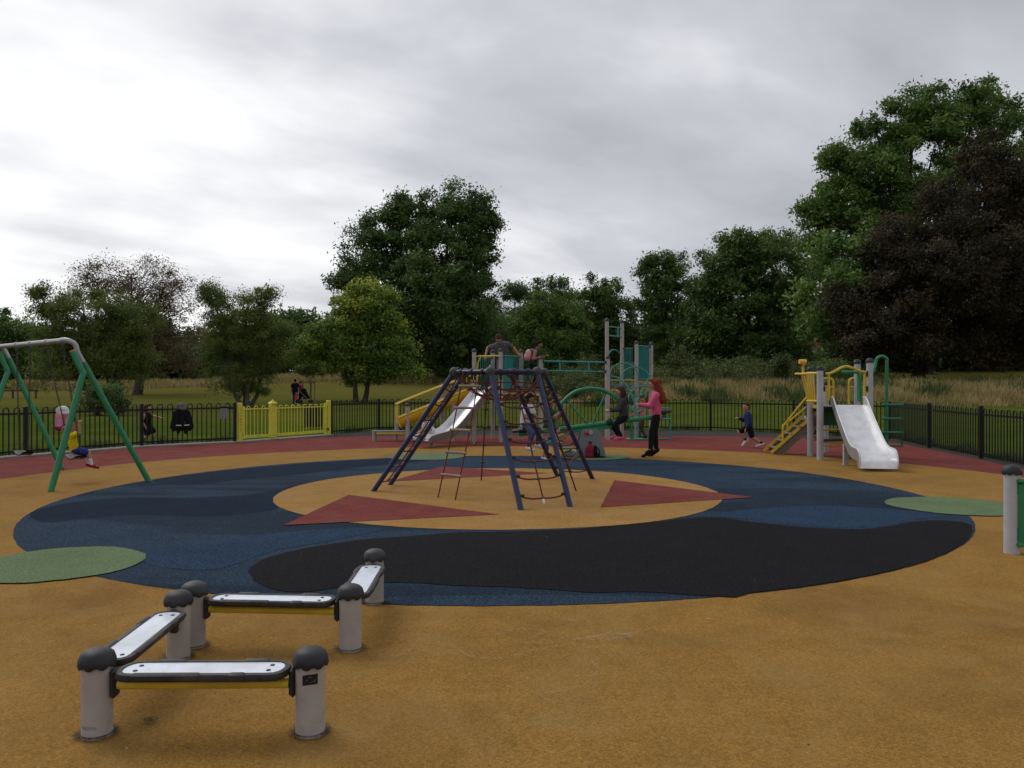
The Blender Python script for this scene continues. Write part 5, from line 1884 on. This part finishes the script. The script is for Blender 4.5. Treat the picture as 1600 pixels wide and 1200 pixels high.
SK = paint('skin', (0.42, 0.22, 0.15), 0.6, 0.06, spec=0.3)
SK2 = paint('skin_tan', (0.30, 0.145, 0.09), 0.6, 0.06, spec=0.3)
C = {}
for nm, col in dict(yellow=(0.62, 0.46, 0.01), royal=(0.02, 0.035, 0.22), white=(0.66, 0.65, 0.64), black=(0.010, 0.010, 0.012), charcoal=(0.045, 0.042, 0.045), grey=(0.10, 0.095, 0.10),
                    denim=(0.055, 0.085, 0.17), magenta=(0.30, 0.03, 0.11), red=(0.62, 0.05, 0.05), pink=(0.62, 0.10, 0.19), pale_pink=(0.62, 0.30, 0.34), navy=(0.022, 0.028, 0.11), teal=(0.03, 0.33, 0.24),
                    olive=(0.07, 0.075, 0.04), sky=(0.25, 0.35, 0.45), crimson=(0.22, 0.015, 0.035), peach=(0.5, 0.26, 0.18), ltgrey=(0.32, 0.33, 0.34), slate=(0.12, 0.13, 0.15)).items():
    C[nm] = cloth('cloth_' + nm, col)
HAIR = {k: paint('hair_' + k, c_, 0.75, 0.4, scale=30, spec=0.08) for k, c_ in dict(blond=(0.30, 0.17, 0.07), dark=(0.018, 0.012, 0.009), brown=(0.055, 0.030, 0.018), red=(0.16, 0.035, 0.012), sand=(0.24, 0.14, 0.06)).items()}
DEPS = None


def blob(name, caps, voxel, mat, parent, smooth=4):
    """Union of capsules and ellipsoids as one continuous skin (voxel remesh)."""
    m_ = MB()
    for c_ in caps:
        if len(c_) == 4:
            m_.capsule(*c_)
        else:
            m_.sphere(c_[0], c_[1], 14, 9, c_[2])
    me = m_.mesh('tmp', None, smooth=False)
    ob = bpy.data.objects.new('tmp', me)
    COL.objects.link(ob)
    md = ob.modifiers.new('r', 'REMESH')
    md.mode = 'VOXEL'
    md.voxel_size = voxel
    md.use_smooth_shade = True
    sm = ob.modifiers.new('s', 'SMOOTH')
    sm.iterations = smooth
    sm.factor = 0.5
    dg = bpy.context.evaluated_depsgraph_get()
    dg.update()
    nm = bpy.data.meshes.new_from_object(ob.evaluated_get(dg))
    bpy.data.objects.remove(ob)
    bpy.data.meshes.remove(me)
    nm.name = name
    nm.materials.clear()
    nm.materials.append(mat)
    o0 = org(parent)
    co = np.empty(len(nm.vertices) * 3, dtype=np.float32)
    nm.vertices.foreach_get('co', co)
    co = co.reshape(-1, 3) - np.array(o0, dtype=np.float32)
    nm.vertices.foreach_set('co', co.ravel())
    nm.polygons.foreach_set('use_smooth', [True] * len(nm.polygons))
    return link_mesh(name, nm, parent)


def ik(a, t_, l1, l2, pole):
    d = t_ - a
    L = min(d.length, 0.995 * (l1 + l2))
    L = max(L, abs(l1 - l2) + 0.01)
    d.normalize()
    ca = max(-1, min(1, (l1 * l1 + L * L - l2 * l2) / (2 * l1 * L)))
    pp_ = pole - d * pole.dot(d)
    if pp_.length < 1e-4:
        pp_ = d.orthogonal()
    pp_.normalize()
    return a + d * l1 * ca + pp_ * l1 * math.sqrt(1 - ca * ca), a + d * L


def person(label, pel, yaw, H, spine=(0, 0, 1), look=(0, 0), hl=(-.2, .05, -.05), hr=(.2, .05, -.05), fl=(-.08, 0, -.5), fr=(.08, 0, -.5), kind='child', top=None, sleeve='short', bot=None,
           legs='long', shoe=None, sock=None, hair='brown', style='short', skin=SK, ep=None, kp=(0, 1, 0.1), toe=None, vox=0.0105, group='people in the playground', fist=True, hood=False, collar=True):
    pel = V(pel)
    root = thing('person', label, 'person', (pel.x, pel.y, 0 if pel.y < 30 else gz(pel.x, pel.y)), group)
    RZ = Matrix.Rotation(R(yaw), 3, 'Z')
    X = lambda v_: pel + RZ @ V(v_)
    k = H
    adult = kind == 'adult'
    hh = k / {'adult': 7.2, 'teen': 6.5, 'child': 5.7, 'toddler': 4.8}[kind]
    thigh = k * {'adult': .245, 'teen': .24, 'child': .225, 'toddler': .19}[kind]
    shin = thigh * 1.0
    ua, fa = k * .165, k * .14
    tor = k * {'adult': .30, 'teen': .30, 'child': .31, 'toddler': .33}[kind]
    sw_ = k * (.112 if adult else .105)
    hw = k * .052
    up = V(spine).normalized()
    rt = V((1, 0, 0)) - up * up.x
    rt.normalize()
    fw = up.cross(rt)                                  # forward on the chest
    if fw.y < 0 and abs(fw.y) > 0.3: fw = -fw
    chest = up * tor * 0.80
    neckb = up * tor
    shl, shr = chest - rt * sw_ + up * k * .01, chest + rt * sw_ + up * k * .01
    hip_l, hip_r = V((-hw, 0, -0.01 * k)), V((hw, 0, -0.01 * k))
    epv = V(ep) if ep else V((0, -1, -0.4))
    el, wl = ik(shl, V(hl), ua, fa, epv + V((-0.5, 0, 0)))
    er, wr = ik(shr, V(hr), ua, fa, epv + V((0.5, 0, 0)))
    knl, anl = ik(hip_l, V(fl), thigh, shin, V(kp))
    knr, anr = ik(hip_r, V(fr), thigh, shin, V(kp))
    toe_l = V(toe[0]) if toe else V((-0.1, 1, -0.12))
    toe_r = V(toe[1]) if toe else V((0.1, 1, -0.12))
    # head frame
    hx_ = Matrix.Rotation(R(look[1]), 3, 'Z') @ Matrix.Rotation(R(-look[0]), 3, 'X')
    hup, hfw, hrt = hx_ @ V((0, 0, 1)), hx_ @ V((0, 1, 0)), hx_ @ V((1, 0, 0))
    neckt = neckb + (up * 0.6 + hup * 0.4).normalized() * k * .045
    hc = neckt + hup * hh * .40 + hfw * hh * 0.08
    HM = RZ @ Matrix((hrt, hfw, hup)).transposed()
    b = lambda p_, r_, q_, s_: (X(p_), r_, X(q_), s_)
    body = [b(V((-.035 * k, 0, 0)), .062 * k, chest - rt * .045 * k, .062 * k), b(V((.035 * k, 0, 0)), .062 * k, chest + rt * .045 * k, .062 * k),
            b(shl * .8 + chest * .2, .042 * k, shr * .8 + chest * .2, .042 * k), b(chest, .05 * k, neckb, .034 * k), b(neckb - up * .02 * k, .030 * k, neckt + hup * .02, .028 * k)]
    body += [(X(hc), (hh * .37, hh * .44, hh * .50), HM), (X(hc + hfw * hh * .14 - hup * hh * .26), (hh * .24, hh * .25, hh * .22), HM)]
    body += [b(hc + hfw * hh * .43 - hup * hh * .03, hh * .035, hc + hfw * hh * .49 - hup * hh * .13, hh * .055)]
    for sg in (-1, 1):
        body.append((X(hc + hrt * hh * .37 * sg - hup * hh * .04), (hh * .045, hh * .08, hh * .11), HM))
    legr = (.060 * k, .040 * k, .027 * k)
    for hp_, kn_, an_, tv in ((hip_l, knl, anl, toe_l), (hip_r, knr, anr, toe_r)):
        body += [b(hp_, legr[0], kn_, legr[1]), b(kn_, legr[1], kn_.lerp(an_, .3), .041 * k), b(kn_.lerp(an_, .3), .041 * k, an_, legr[2]),
                 b(an_ - V((0, 0, .015 * k)), .026 * k, an_ + tv.normalized() * .10 * k - V((0, 0, .018 * k)), .022 * k)]
    hands = []
    for sh_, e_, w_, sg in ((shl, el, wl, -1), (shr, er, wr, 1)):
        body += [b(sh_, .036 * k, e_, .028 * k), b(e_, .027 * k, w_, .019 * k)]
        d = (w_ - e_).normalized()
        side = d.cross(V((0, 0, 1)))
        if side.length < .2: side = V((1, 0, 0))
        side.normalize()
        nrm = side.cross(d)
        pc_ = w_ + d * .038 * k
        for j in (-1.1, -.35, .35, 1.1):
            body.append(b(w_ + side * j * .004 * k, .011 * k, w_ + d * .055 * k + side * j * .011 * k, .011 * k))
        fr_ = max(.0066 * k, vox * 1.02)
        for j, ln in ((-1.35, .033), (-.45, .042), (.45, .045), (1.35, .039)):
            p0_ = w_ + d * .055 * k + side * j * .0125 * k
            curl = -nrm if fist else V((0, 0, 0))
            p1_ = p0_ + (d + curl * .7).normalized() * ln * .55 * k
            p2_ = p1_ + (d * .5 + curl * 1.2 if fist else d).normalized() * ln * .5 * k
            body += [b(p0_, fr_, p1_, fr_), b(p1_, fr_, p2_, fr_ * .9)]
        t0_ = w_ + d * .02 * k + side * sg * -.016 * k
        t1_ = t0_ + (d * .7 - side * sg * .8).normalized() * .028 * k
        body += [b(t0_, fr_ * 1.15, t1_, fr_ * 1.1), b(t1_, fr_ * 1.1, t1_ + (d - nrm * .4).normalized() * .022 * k, fr_)]
    blob('body', body, vox, skin, root)
    c_ = .008 + .004 * k
    lc = c_ * (.25 if kind == 'teen' else .6)
    # top
    if top:
        T_ = [b(V((-.04 * k, 0, -.02 * k)), .064 * k + c_, chest - rt * .05 * k, .063 * k + c_), b(V((.04 * k, 0, -.02 * k)), .064 * k + c_, chest + rt * .05 * k, .063 * k + c_),
              b(shl * .82 + chest * .18, .042 * k + c_ * .8, shr * .82 + chest * .18, .042 * k + c_ * .8), b(chest, .052 * k + c_, neckb - up * .015 * k, .034 * k + c_ * .6)]
        for sh_, e_, w_ in ((shl, el, wl), (shr, er, wr)):
            if sleeve == 'short':
                T_.append(b(sh_, .037 * k + c_, sh_.lerp(e_, .62), .034 * k + c_ * 1.1))
            elif sleeve == 'long':
                T_ += [b(sh_, .037 * k + c_, e_, .030 * k + c_), b(e_, .030 * k + c_, e_.lerp(w_, .9), .022 * k + c_)]
        if hood:
            bk = neckb - fw * .06 * k
            T_ += [b(bk - rt * .05 * k, .04 * k, bk + rt * .05 * k, .04 * k), (X(bk - up * .05 * k), (.06 * k, .035 * k, .06 * k), RZ)]
        blob('top', T_, vox * 1.25, top, root, 5)
    if bot:
        B_ = [b(V((-.036 * k, 0, .03 * k)), .064 * k + c_ * .6, V((-.036 * k, 0, -.02 * k)), .064 * k + c_ * .6), b(V((.036 * k, 0, .03 * k)), .064 * k + c_ * .6, V((.036 * k, 0, -.02 * k)), .064 * k + c_ * .6)]
        for hp_, kn_, an_ in ((hip_l, knl, anl), (hip_r, knr, anr)):
            if legs == 'long':
                B_ += [b(hp_, .061 * k + lc, kn_, .041 * k + lc), b(kn_, .041 * k + lc, kn_.lerp(an_, .3), .041 * k + lc), b(kn_.lerp(an_, .3), .041 * k + lc, kn_.lerp(an_, .93), .029 * k + lc)]
            elif legs == 'short':
                B_.append(b(hp_, .061 * k + c_, hp_.lerp(kn_, .8), .048 * k + c_ * 1.2))
            elif legs == 'skirt':
                B_.append(b(hp_, .064 * k + c_, hp_.lerp(kn_, .75), .075 * k + c_))
        if legs == 'skirt':
            B_.append(b(V((0, 0, 0)), .07 * k, knl.lerp(hip_l, .4).lerp(knr.lerp(hip_r, .4), .5), .085 * k))
        blob('trousers' if legs == 'long' else ('shorts' if legs == 'short' else 'skirt'), B_, vox * 1.25, bot, root, 5)
    for kn_, an_, tv in ((knl, anl, toe_l), (knr, anr, toe_r)):
        if sock is not None:
            blob('sock', [b(kn_.lerp(an_, .45 if sock[1] else .82), .034 * k + c_ * .4 if sock[1] else .030 * k + c_ * .4, an_, .029 * k + c_ * .3)], vox * 1.2, sock[0], root, 2)
        tv = tv.normalized()
        if shoe is not None:
            hl_ = an_ - tv * .018 * k - V((0, 0, .018 * k))
            so = blob('shoe', [b(hl_, .033 * k, an_ + tv * .05 * k - V((0, 0, .02 * k)), .032 * k), b(an_ + tv * .04 * k - V((0, 0, .024 * k)), .030 * k, an_ + tv * .115 * k - V((0, 0, .028 * k)), .025 * k)], vox * 1.1, shoe, root, 2)
    # hair
    hm = HAIR[hair]
    Hc = [(X(hc + hup * hh * .10 - hfw * hh * .07), (hh * .415, hh * .43, hh * .45), HM), (X(hc - hfw * hh * .16 - hup * hh * .08), (hh * .37, hh * .32, hh * .38), HM),
          (X(hc + hup * hh * .33 + hfw * hh * .22), (hh * .27, hh * .18, hh * .14), HM)]
    if style == 'long':
        for sx_ in (-.2, 0, .2):
            Hc.append(b(hc - hfw * hh * .28 + hrt * hh * sx_, hh * .2, neckb - fw * .085 * k + rt * hh * sx_ * 1.1 - up * .10 * k, hh * .15))
        for sx_ in (-1, 1):
            Hc.append(b(hc + hrt * hh * .34 * sx_ - hup * hh * .1 - hfw * hh * .05, hh * .12, neckb + rt * hh * .36 * sx_ - up * .05 * k + fw * .02, hh * .11))
    elif style == 'big':
        for sx_ in (-.34, -.17, 0, .17, .34):
            Hc.append(b(hc - hfw * hh * .22 + hrt * hh * sx_ * .8 + hup * hh * .08, hh * .30, neckb - fw * .075 * k - up * .12 * k + rt * hh * sx_ * 1.6, hh * .32))
        for i in range(60):
            f_ = random.random()
            q_ = (hc - hfw * hh * .25) * (1 - f_) + (neckb - fw * .09 * k - up * .13 * k) * f_
            q_ = q_ - hfw * hh * random.uniform(-.05, .26) + hrt * random.uniform(-.46, .46) * hh * (1 + f_ * .35) + hup * random.uniform(-.08, .2) * hh
            Hc.append((X(q_), (hh * random.uniform(.13, .22),) * 3, HM))
        for sx_ in (-1, 1):
            Hc.append(b(hc + hrt * hh * .34 * sx_ - hfw * hh * .12, hh * .2, neckb + rt * hh * .45 * sx_ - fw * .06 * k - up * .06 * k, hh * .2))
    elif style == 'pony':
        Hc += [b(hc - hfw * hh * .42 + hup * hh * .1, hh * .13, hc - hfw * hh * .75 - hup * hh * .2, hh * .16), b(hc - hfw * hh * .75 - hup * hh * .2, hh * .16, hc - hfw * hh * .82 - hup * hh * .75, hh * .07)]
    elif style == 'bob':
        Hc += [(X(hc - hup * hh * .25 - hfw * hh * .15), (hh * .44, hh * .34, hh * .34), HM)]
    blob('hair', Hc, vox * 1.15, hm, root, 2)
    for sg in (-1, 1):
        MB().sphere(X(hc + hrt * hh * .15 * sg + hfw * hh * .405 + hup * hh * .02), hh * .042, 8, 6).build('eye', M['cap_black'], root)
    MB().sphere(X(hc + hfw * hh * .375 - hup * hh * .27), (hh * .09, hh * .03, hh * .025), 8, 6, HM).build('mouth', C['crimson'], root)
    return root


# girl on the swing
fyaw = -58
person('girl in yellow shirt and blue shorts riding the swing', seat_mid + V((-0.02, 0.0, 0.085)), fyaw, 0.89, spine=(0, -.20, 1), look=(8, 0), hl=(-.17, .07, .40), hr=(.17, .07, .40), fl=(-.05, .20, -.24), fr=(.06, .24, -.25),
       top=C['yellow'], bot=C['royal'], legs='short', shoe=C['crimson'], sock=(C['white'], True), hair='blond', style='pony', ep=(0, .6, -.8), kp=(0, .8, 1), toe=((0, 1, -.35), (0, 1, -.3)))
# girl in black beyond the fence
gx_, gy_ = pxp(230, 21.5), 21.5
person('child in black dress walking just outside the left fence', (gx_, gy_, .50), -95, 1.08, look=(0, 0), hl=(-.1, .33, .20), hr=(.14, .02, -.02), fl=(-.06, .12, -.44), fr=(.06, -.10, -.44), top=C['black'], sleeve='none', bot=C['black'], legs='skirt',
       shoe=C['white'], sock=(C['slate'], True), hair='dark', style='bob', fist=False)
# family with pushchair
mx_, my_ = at(461, 58)
mz = gz(mx_, my_)
person('man in black T-shirt standing beside the pushchair on the lawn', (mx_, my_, mz + .93), 8, 1.78, kind='adult', hl=(-.24, .05, -.08), hr=(.24, .08, -.08), fl=(-.1, 0, -.86), fr=(.1, 0.02, -.86), top=C['black'], bot=C['navy'], shoe=C['black'], hair='dark', vox=0.016, group='family on the lawn')
wx_, wy_ = at(467.5, 58.7)
person('woman in magenta top leaning on the pushchair', (wx_, wy_, gz(wx_, wy_) + .86), -90, 1.66, kind='adult', spine=(0, .3, 1), hl=(-.12, .5, .18), hr=(.14, .5, .18), fl=(-.08, .02, -.80), fr=(.08, -.06, -.80), top=C['magenta'], bot=C['black'], shoe=C['black'], hair='brown', style='pony', vox=0.016, group='family on the lawn')
tx_, ty_ = at(463, 57.0)
person('toddler in red top holding hands on the lawn', (tx_, ty_, gz(tx_, ty_) + .36), -30, .84, kind='toddler', hl=(-.18, .1, .05), hr=(.16, .04, .42), fl=(-.06, 0, -.30), fr=(.06, .03, -.30), top=C['red'], bot=C['navy'], shoe=C['white'], hair='sand', vox=0.014, group='family on the lawn')
# man on the platform
person('bearded man in grey T-shirt leaning on the platform rails', (-.24, 22.95, 2.33), 180, 1.74, kind='adult', spine=(.20, .50, .84), look=(52, -10), hr=(.51, .06, .09), hl=(-.43, .0, .10), fl=(-.12, -.05, -.74), fr=(.12, -.05, -.74), top=C['grey'], bot=C['slate'],
       shoe=C['black'], hair='brown', ep=(0, -.6, -.2), fist=True)
# woman with backpack
person('woman in dark vest with pink backpack standing on the platform', (.60, 22.95, 2.16), -100, 1.50, kind='adult', spine=(0, .26, .96), look=(18, 0), hl=(-.12, .32, .22), hr=(.17, .22, .20), fl=(-.08, .02, -.70), fr=(.08, -.04, -.70), top=C['charcoal'], sleeve='none', bot=C['black'],
       shoe=C['black'], hair='dark', style='pony', skin=SK2)
bp = thing('backpack', 'small pale pink backpack worn by the woman on the platform', 'backpack', (.45, 22.95, 2.35))
blob('bag', [(V((.47, 22.88, 2.42)), (.10, .14, .17), None), (V((.40, 22.87, 2.36)), (.07, .11, .10), None)], .012, C['pale_pink'], bp, 3)
MB().tube(catmull([(.50, 22.8, 2.56), (.58, 22.78, 2.58), (.64, 22.8, 2.45), (.55, 22.82, 2.32)], 5), .014, 7).build('strap', C['pale_pink'], bp)

# riders on the seesaw
person('dark haired girl in white shirt and jeans on the left seesaw seat', (.30, SY - 0.02, .76), -125, 1.36, kind='teen', spine=(0, .12, 1), look=(22, 10), hl=(-.12, .30, .10), hr=(.14, .28, .06), fl=(-.12, .22, -.48), fr=(.14, .16, -.52), top=C['white'], bot=C['denim'], shoe=C['white'],
       hair='dark', style='long', kp=(0, 1, .6), skin=SK2)
person('brown haired child in grey top gripping the seesaw hoop', (.80, SY, .75), -95, 1.12, spine=(0, .05, 1), look=(5, -10), hl=(-.04, .24, .28), hr=(.06, .24, .24), fl=(-.14, .12, -.36), fr=(.14, .14, -.36), top=C['charcoal'], bot=C['grey'], legs='short', shoe=C['white'], hair='brown', style='bob', kp=(0, 1, .6))
person('girl in grey hoodie facing left on the right half of the seesaw', (2.44, SY, .90), 92, 1.28, spine=(0, .10, 1), look=(6, 0), hl=(-.07, .30, .12), hr=(.07, .30, .14), fl=(-.14, .08, -.44), fr=(.14, .10, -.43), top=C['charcoal'], sleeve='long', bot=C['black'], shoe=C['pink'], hair='brown', style='long', kp=(0, 1, .5), hood=True)
person('red haired girl in pink hoodie and black leggings on the right seesaw seat', (3.16, SY, .95), 84, 1.62, kind='teen', spine=(0, .04, 1), look=(10, 0), hl=(-.10, .36, .20), hr=(.12, .36, .18), fl=(-.14, .15, -.80), fr=(.15, .0, -.79), top=C['pink'], sleeve='long', bot=C['black'], shoe=C['black'],
       hair='red', style='big', hood=True, toe=((0, 1, -.6), (0, 1, -.7)), kp=(0, 1, .3))
person('toddler in teal shirt bending to touch the ground', (.66, 17.0, .37), -82, .88, kind='toddler', spine=(0, .93, .18), look=(60, 0), hl=(-.10, .30, -.28), hr=(.08, .30, -.28), fl=(-.07, .0, -.32), fr=(.07, .03, -.32), top=C['teal'], bot=C['royal'], legs='short', shoe=C['white'], hair='sand', fist=False)
# running boy
person('boy in navy jumper and black shorts running left', (pxp(1170.5, 20.2), 20.2, .53), 84, 1.20, spine=(0, .12, 1), look=(4, 32), hl=(-.17, .10, -.03), hr=(.15, .22, .20), fl=(-.06, -.30, -.41), fr=(.07, .06, -.34), top=C['navy'], sleeve='long', bot=C['black'], legs='short', shoe=C['white'], sock=(C['black'], False),
       hair='brown', toe=((0, 1, -.25), (0, .75, -.8)), kp=(0, 1, .2))
# child on the small stairs
person('small child climbing the stairs of the small slide unit', (6.66, 18.15, .82), -90, 1.02, spine=(0, .2, 1), look=(5, 0), hl=(-.2, .16, .12), hr=(.2, .16, .12), fl=(-.07, .10, -.38), fr=(.07, -.02, -.44), top=C['charcoal'], bot=C['sky'], legs='short', shoe=C['pink'], hair='brown')
# child behind the rings
person('child in olive trousers standing behind the teal climbing rings', (pxp(1004, 23.6), 23.55, .57), 80, 1.18, look=(0, 0), hl=(-.12, .36, .10), hr=(.14, .1, .0), fl=(-.08, .08, -.50), fr=(.08, -.08, -.50), top=C['peach'], bot=C['olive'], shoe=C['black'], hair='sand')
# child at the foot of the steel slide
person('small child in white leaning forward at the foot of the long slide', (-2.02, 20.30, .42), 140, .98, spine=(0, .62, .7), look=(35, 0), hl=(-.12, .30, .0), hr=(.12, .30, .0), fl=(-.08, .34, -.16), fr=(.08, .36, -.16), top=C['white'], bot=C['white'], legs='skirt', shoe=C['ltgrey'], hair='sand', kp=(0, .5, 1))

# ------------------------------------------------------------------ bags and coats
rb = G(922, 716.5)
bk = thing('rucksack', 'crimson and black rucksack standing against the seesaw base', 'bag', (rb.x, rb.y, 0))
rz_ = V((rb.x, rb.y, 0))
blob('bag', [(rz_ + V((0, 0, .15)), (.10, .09, .16), None), (rz_ + V((-.01, 0, .07)), (.105, .10, .075), None)], .011, C['crimson'], bk, 3)
blob('back_panel', [(rz_ + V((.11, .02, .14)), (.045, .10, .15), None), (rz_ + V((.16, .02, .06)), (.05, .09, .06), None), (rz_ + V((.24, .0, .03)), (.09, .05, .028), None)], .011, C['black'], bk, 3)
MB().tube(catmull([rz_ + V((.1, -.04, .27)), rz_ + V((.18, -.05, .2)), rz_ + V((.2, -.05, .08))], 5), .012, 7).build('strap', C['black'], bk)
tb = G(895, 714)
tt_ = V((tb.x, tb.y, 0))
tg_ = thing('tote_bag', 'pale grey slouched bag lying left of the crimson rucksack', 'bag', tt_)
blob('bag', [(tt_ + V((-.06, 0, .07)), (.17, .10, .075), None), (tt_ + V((.12, .02, .09)), (.10, .09, .09), None), (tt_ + V((-.2, 0, .04)), (.08, .08, .045), None)], .011, C['ltgrey'], tg_, 3)
MB().tube(catmull([tt_ + V((-.1, -.05, .12)), tt_ + V((0, -.08, .20)), tt_ + V((.12, -.06, .16)), tt_ + V((.22, -.03, .2))], 5), .012, 7).build('strap', C['black'], tg_)
MB().box(V((1.69, SY - .178, .33)), (.07, .008, .06)).build('maker_plate', M['cap_black'], see)

fd = V((1.84, 1.55, 0)).normalized()
fn = V((fd.y, -fd.x, 0))
cp = V((-8.69, 21.18, 0)) + fn * .05
ct = thing('coat', 'black hooded coat hung over the left fence', 'coat', cp + V((0, 0, .3)))
blob('coat_body', [(cp + fd * -.10 + V((0, 0, .90)), .07, cp + fd * -.20 + V((0, 0, .42)), .06), (cp + fd * .10 + V((0, 0, .90)), .07, cp + fd * .20 + V((0, 0, .42)), .06), (cp + V((0, 0, .95)), .07, cp + V((0, 0, .45)), .08),
                   (cp + fd * -.05 + V((0, 0, .5)), .08, cp + fd * .06 + V((0, 0, .5)), .08), (cp + fd * -.08 + V((0, 0, .5)), .05, cp + fd * -.09 + V((0, 0, .34)), .045), (cp + fd * .09 + V((0, 0, .5)), .05, cp + fd * .10 + V((0, 0, .33)), .045),
                   (cp + fd * -.17 + V((0, 0, .86)), .05, cp + fd * -.26 + V((0, 0, .47)), .045), (cp + fd * .17 + V((0, 0, .86)), .05, cp + fd * .27 + V((0, 0, .47)), .045)], .012, C['black'], ct, 4)
blob('hood', [(cp + V((0, 0, 1.02)), (.10, .07, .10), None), (cp + V((0, 0, .95)), (.13, .08, .06), None)], .012, C['slate'], ct, 3)
for s_ in (-1, 1):
    MB().beam(cp + fd * (.04 * s_) + fn * .085 + V((0, 0, .52)), cp + fd * (.17 * s_) + fn * .075 + V((0, 0, .525)), .006, .022).build('reflective_strip', M['white_plastic'], ct)
fd2 = V((1.36, 2.65, 0)).normalized()
fn2 = V((fd2.y, -fd2.x, 0))
cq = V((-10.42, 18.64, 0)) + fn2 * .05
c2 = thing('coat', 'white and pink hooded coat hung on the fence behind the swing', 'coat', cq + V((0, 0, .55)))
blob('hood', [(cq + V((0, 0, 1.0)), (.15, .10, .10), None), (cq + V((0, 0, .93)), (.18, .11, .07), None)], .012, C['white'], c2, 3)
blob('coat_body', [(cq + fd2 * -.08 + V((0, 0, .88)), .09, cq + fd2 * -.1 + V((0, 0, .62)), .075), (cq + fd2 * .08 + V((0, 0, .88)), .09, cq + fd2 * .1 + V((0, 0, .62)), .075)], .012, C['pale_pink'], c2, 3)
blob('lining', [(cq + fd2 * -.1 + V((0, 0, .60)), .08, cq + fd2 * .1 + V((0, 0, .60)), .08)], .012, C['magenta'], c2, 3)
sgp = V((-7.84, 21.9, 0)) + fn * .035
sgn_ = thing('sign_plate', 'small plain grey plate fixed to the fence left of the gate', 'sign', sgp + V((0, 0, .64)))
rotf = Matrix.Rotation(math.atan2(fd.y, fd.x), 3, 'Z')
MB().box(sgp + V((0, 0, .83)), (.20, .012, .36), rotf, .003).build('plate', M['grey_panel'], sgn_)
MB().box(sgp + fn * .009 + V((0, 0, .97)), (.21, .008, .05), rotf, .002).build('bracket', M['black_iron'], sgn_)

# ------------------------------------------------------------------ pushchair
qx, qy = at(474, 58.5)
qz = gz(qx, qy)
pc0 = V((qx, qy, qz))
pcx = thing('pushchair', 'black pushchair parked in front of the couple on the lawn', 'pushchair', pc0)
prof = [(-.12, .95), (.02, 1.02), (.16, .92), (.30, .62), (.42, .38), (.30, .26), (.02, .30), (-.06, .55)]
MB().prism([pc0 + V((a_, -.22, b_)) for a_, b_ in prof], (0, .44, 0)).build('seat_shell', C['black'], pcx, smooth=False)
blob('canopy', [(pc0 + V((0, 0, .90)), (.22, .25, .18), None)], .02, C['black'], pcx, 3)
for s_ in (-.24, .24):
    MB().tube([pc0 + V((-.35, s_, 1.02)), pc0 + V((.1, s_, .55)), pc0 + V((.50, s_, .14))], .014, 7).tube([pc0 + V((.12, s_, .5)), pc0 + V((-.22, s_, .14))], .014, 7).build('frame', M['galv'], pcx)
    for wx in (.52, -.24):
        MB().tube([pc0 + V((wx, s_ - .02, .12)), pc0 + V((wx, s_ + .02, .12))], .12, 14).build('wheel', M['cap_black'], pcx)
MB().tube([pc0 + V((-.35, -.24, 1.02)), pc0 + V((-.35, .24, 1.02))], .016, 8).build('handle', M['cap_black'], pcx)

# ------------------------------------------------------------------ house and railing beyond the trees
M['brick'] = paint('red_brick', (0.24, 0.085, 0.055), 0.85, 0.25, scale=2)
M['roof'] = paint('roof_tile', (0.09, 0.07, 0.065), 0.8, 0.25, scale=3)
M['glass'] = paint('dark_glass', (0.03, 0.035, 0.04), 0.12, 0.1, spec=0.6)
hx0, hy0 = at(1277, 138)
hz0 = gz(hx0, hy0)
ho = thing('brick_house', 'red brick house with white windows glimpsed between the right hand trees', 'house', (hx0, hy0, hz0 - .3))
MB().box((hx0, hy0 + 4, hz0 + 4.5), (13, 8, 9.6)).build('wall', M['brick'], ho, smooth=False)
rf = MB().prism([V((hx0 - 7, hy0 - .5, hz0 + 9.2)), V((hx0 + 7, hy0 - .5, hz0 + 9.2)), V((hx0 + 7, hy0 + 4, hz0 + 13.2)), V((hx0 - 7, hy0 + 4, hz0 + 13.2))], (0, .25, -.2)).prism(
    [V((hx0 - 7, hy0 + 8.5, hz0 + 9.2)), V((hx0 + 7, hy0 + 8.5, hz0 + 9.2)), V((hx0 + 7, hy0 + 4.1, hz0 + 13.2)), V((hx0 - 7, hy0 + 4.1, hz0 + 13.2))], (0, -.25, -.2)).build('roof', M['roof'], ho, smooth=False)
MB().box((hx0 + 3, hy0 + 4, hz0 + 13.8), (1.2, .9, 2.2)).build('chimney', M['brick'], rf, smooth=False)
for zf in (2.0, 5.6, 7.9):
    for dx in (-4.6, -2.3, 0.0, 2.3, 4.6):
        wq = V((hx0 + dx, hy0 - .02, hz0 + zf))
        wf = MB().box(wq, (1.15, .12, 1.7)).build('window', M['white_plastic'], ho, smooth=False)
        for sx_ in (-.27, .27):
            MB().box(wq + V((sx_, -.05, 0)), (.44, .08, 1.45)).build('pane', M['glass'], wf, smooth=False)
rx0, ry0 = at(1255, 80)
rx1, ry1 = at(1345, 80)
fr2 = thing('railing', 'distant dark railing below the brick house', 'railing', (rx0, ry0, gz(rx0, ry0)))
zz = max(gz(rx0, ry0), gz(rx1, ry1))
for z in (.25, 1.35):
    MB().beam((rx0, ry0, zz + z), (rx1, ry1, zz + z), .04, .05).build('rail', M['black_iron'], fr2)
pk = MB().box((0, 0, .75), (.03, .03, 1.5)).mesh('picket', M['black_iron'])
for k in range(34):
    q = V((rx0, ry0, zz)).lerp(V((rx1, ry1, zz)), k / 33)
    link_mesh('picket', pk, fr2, q)
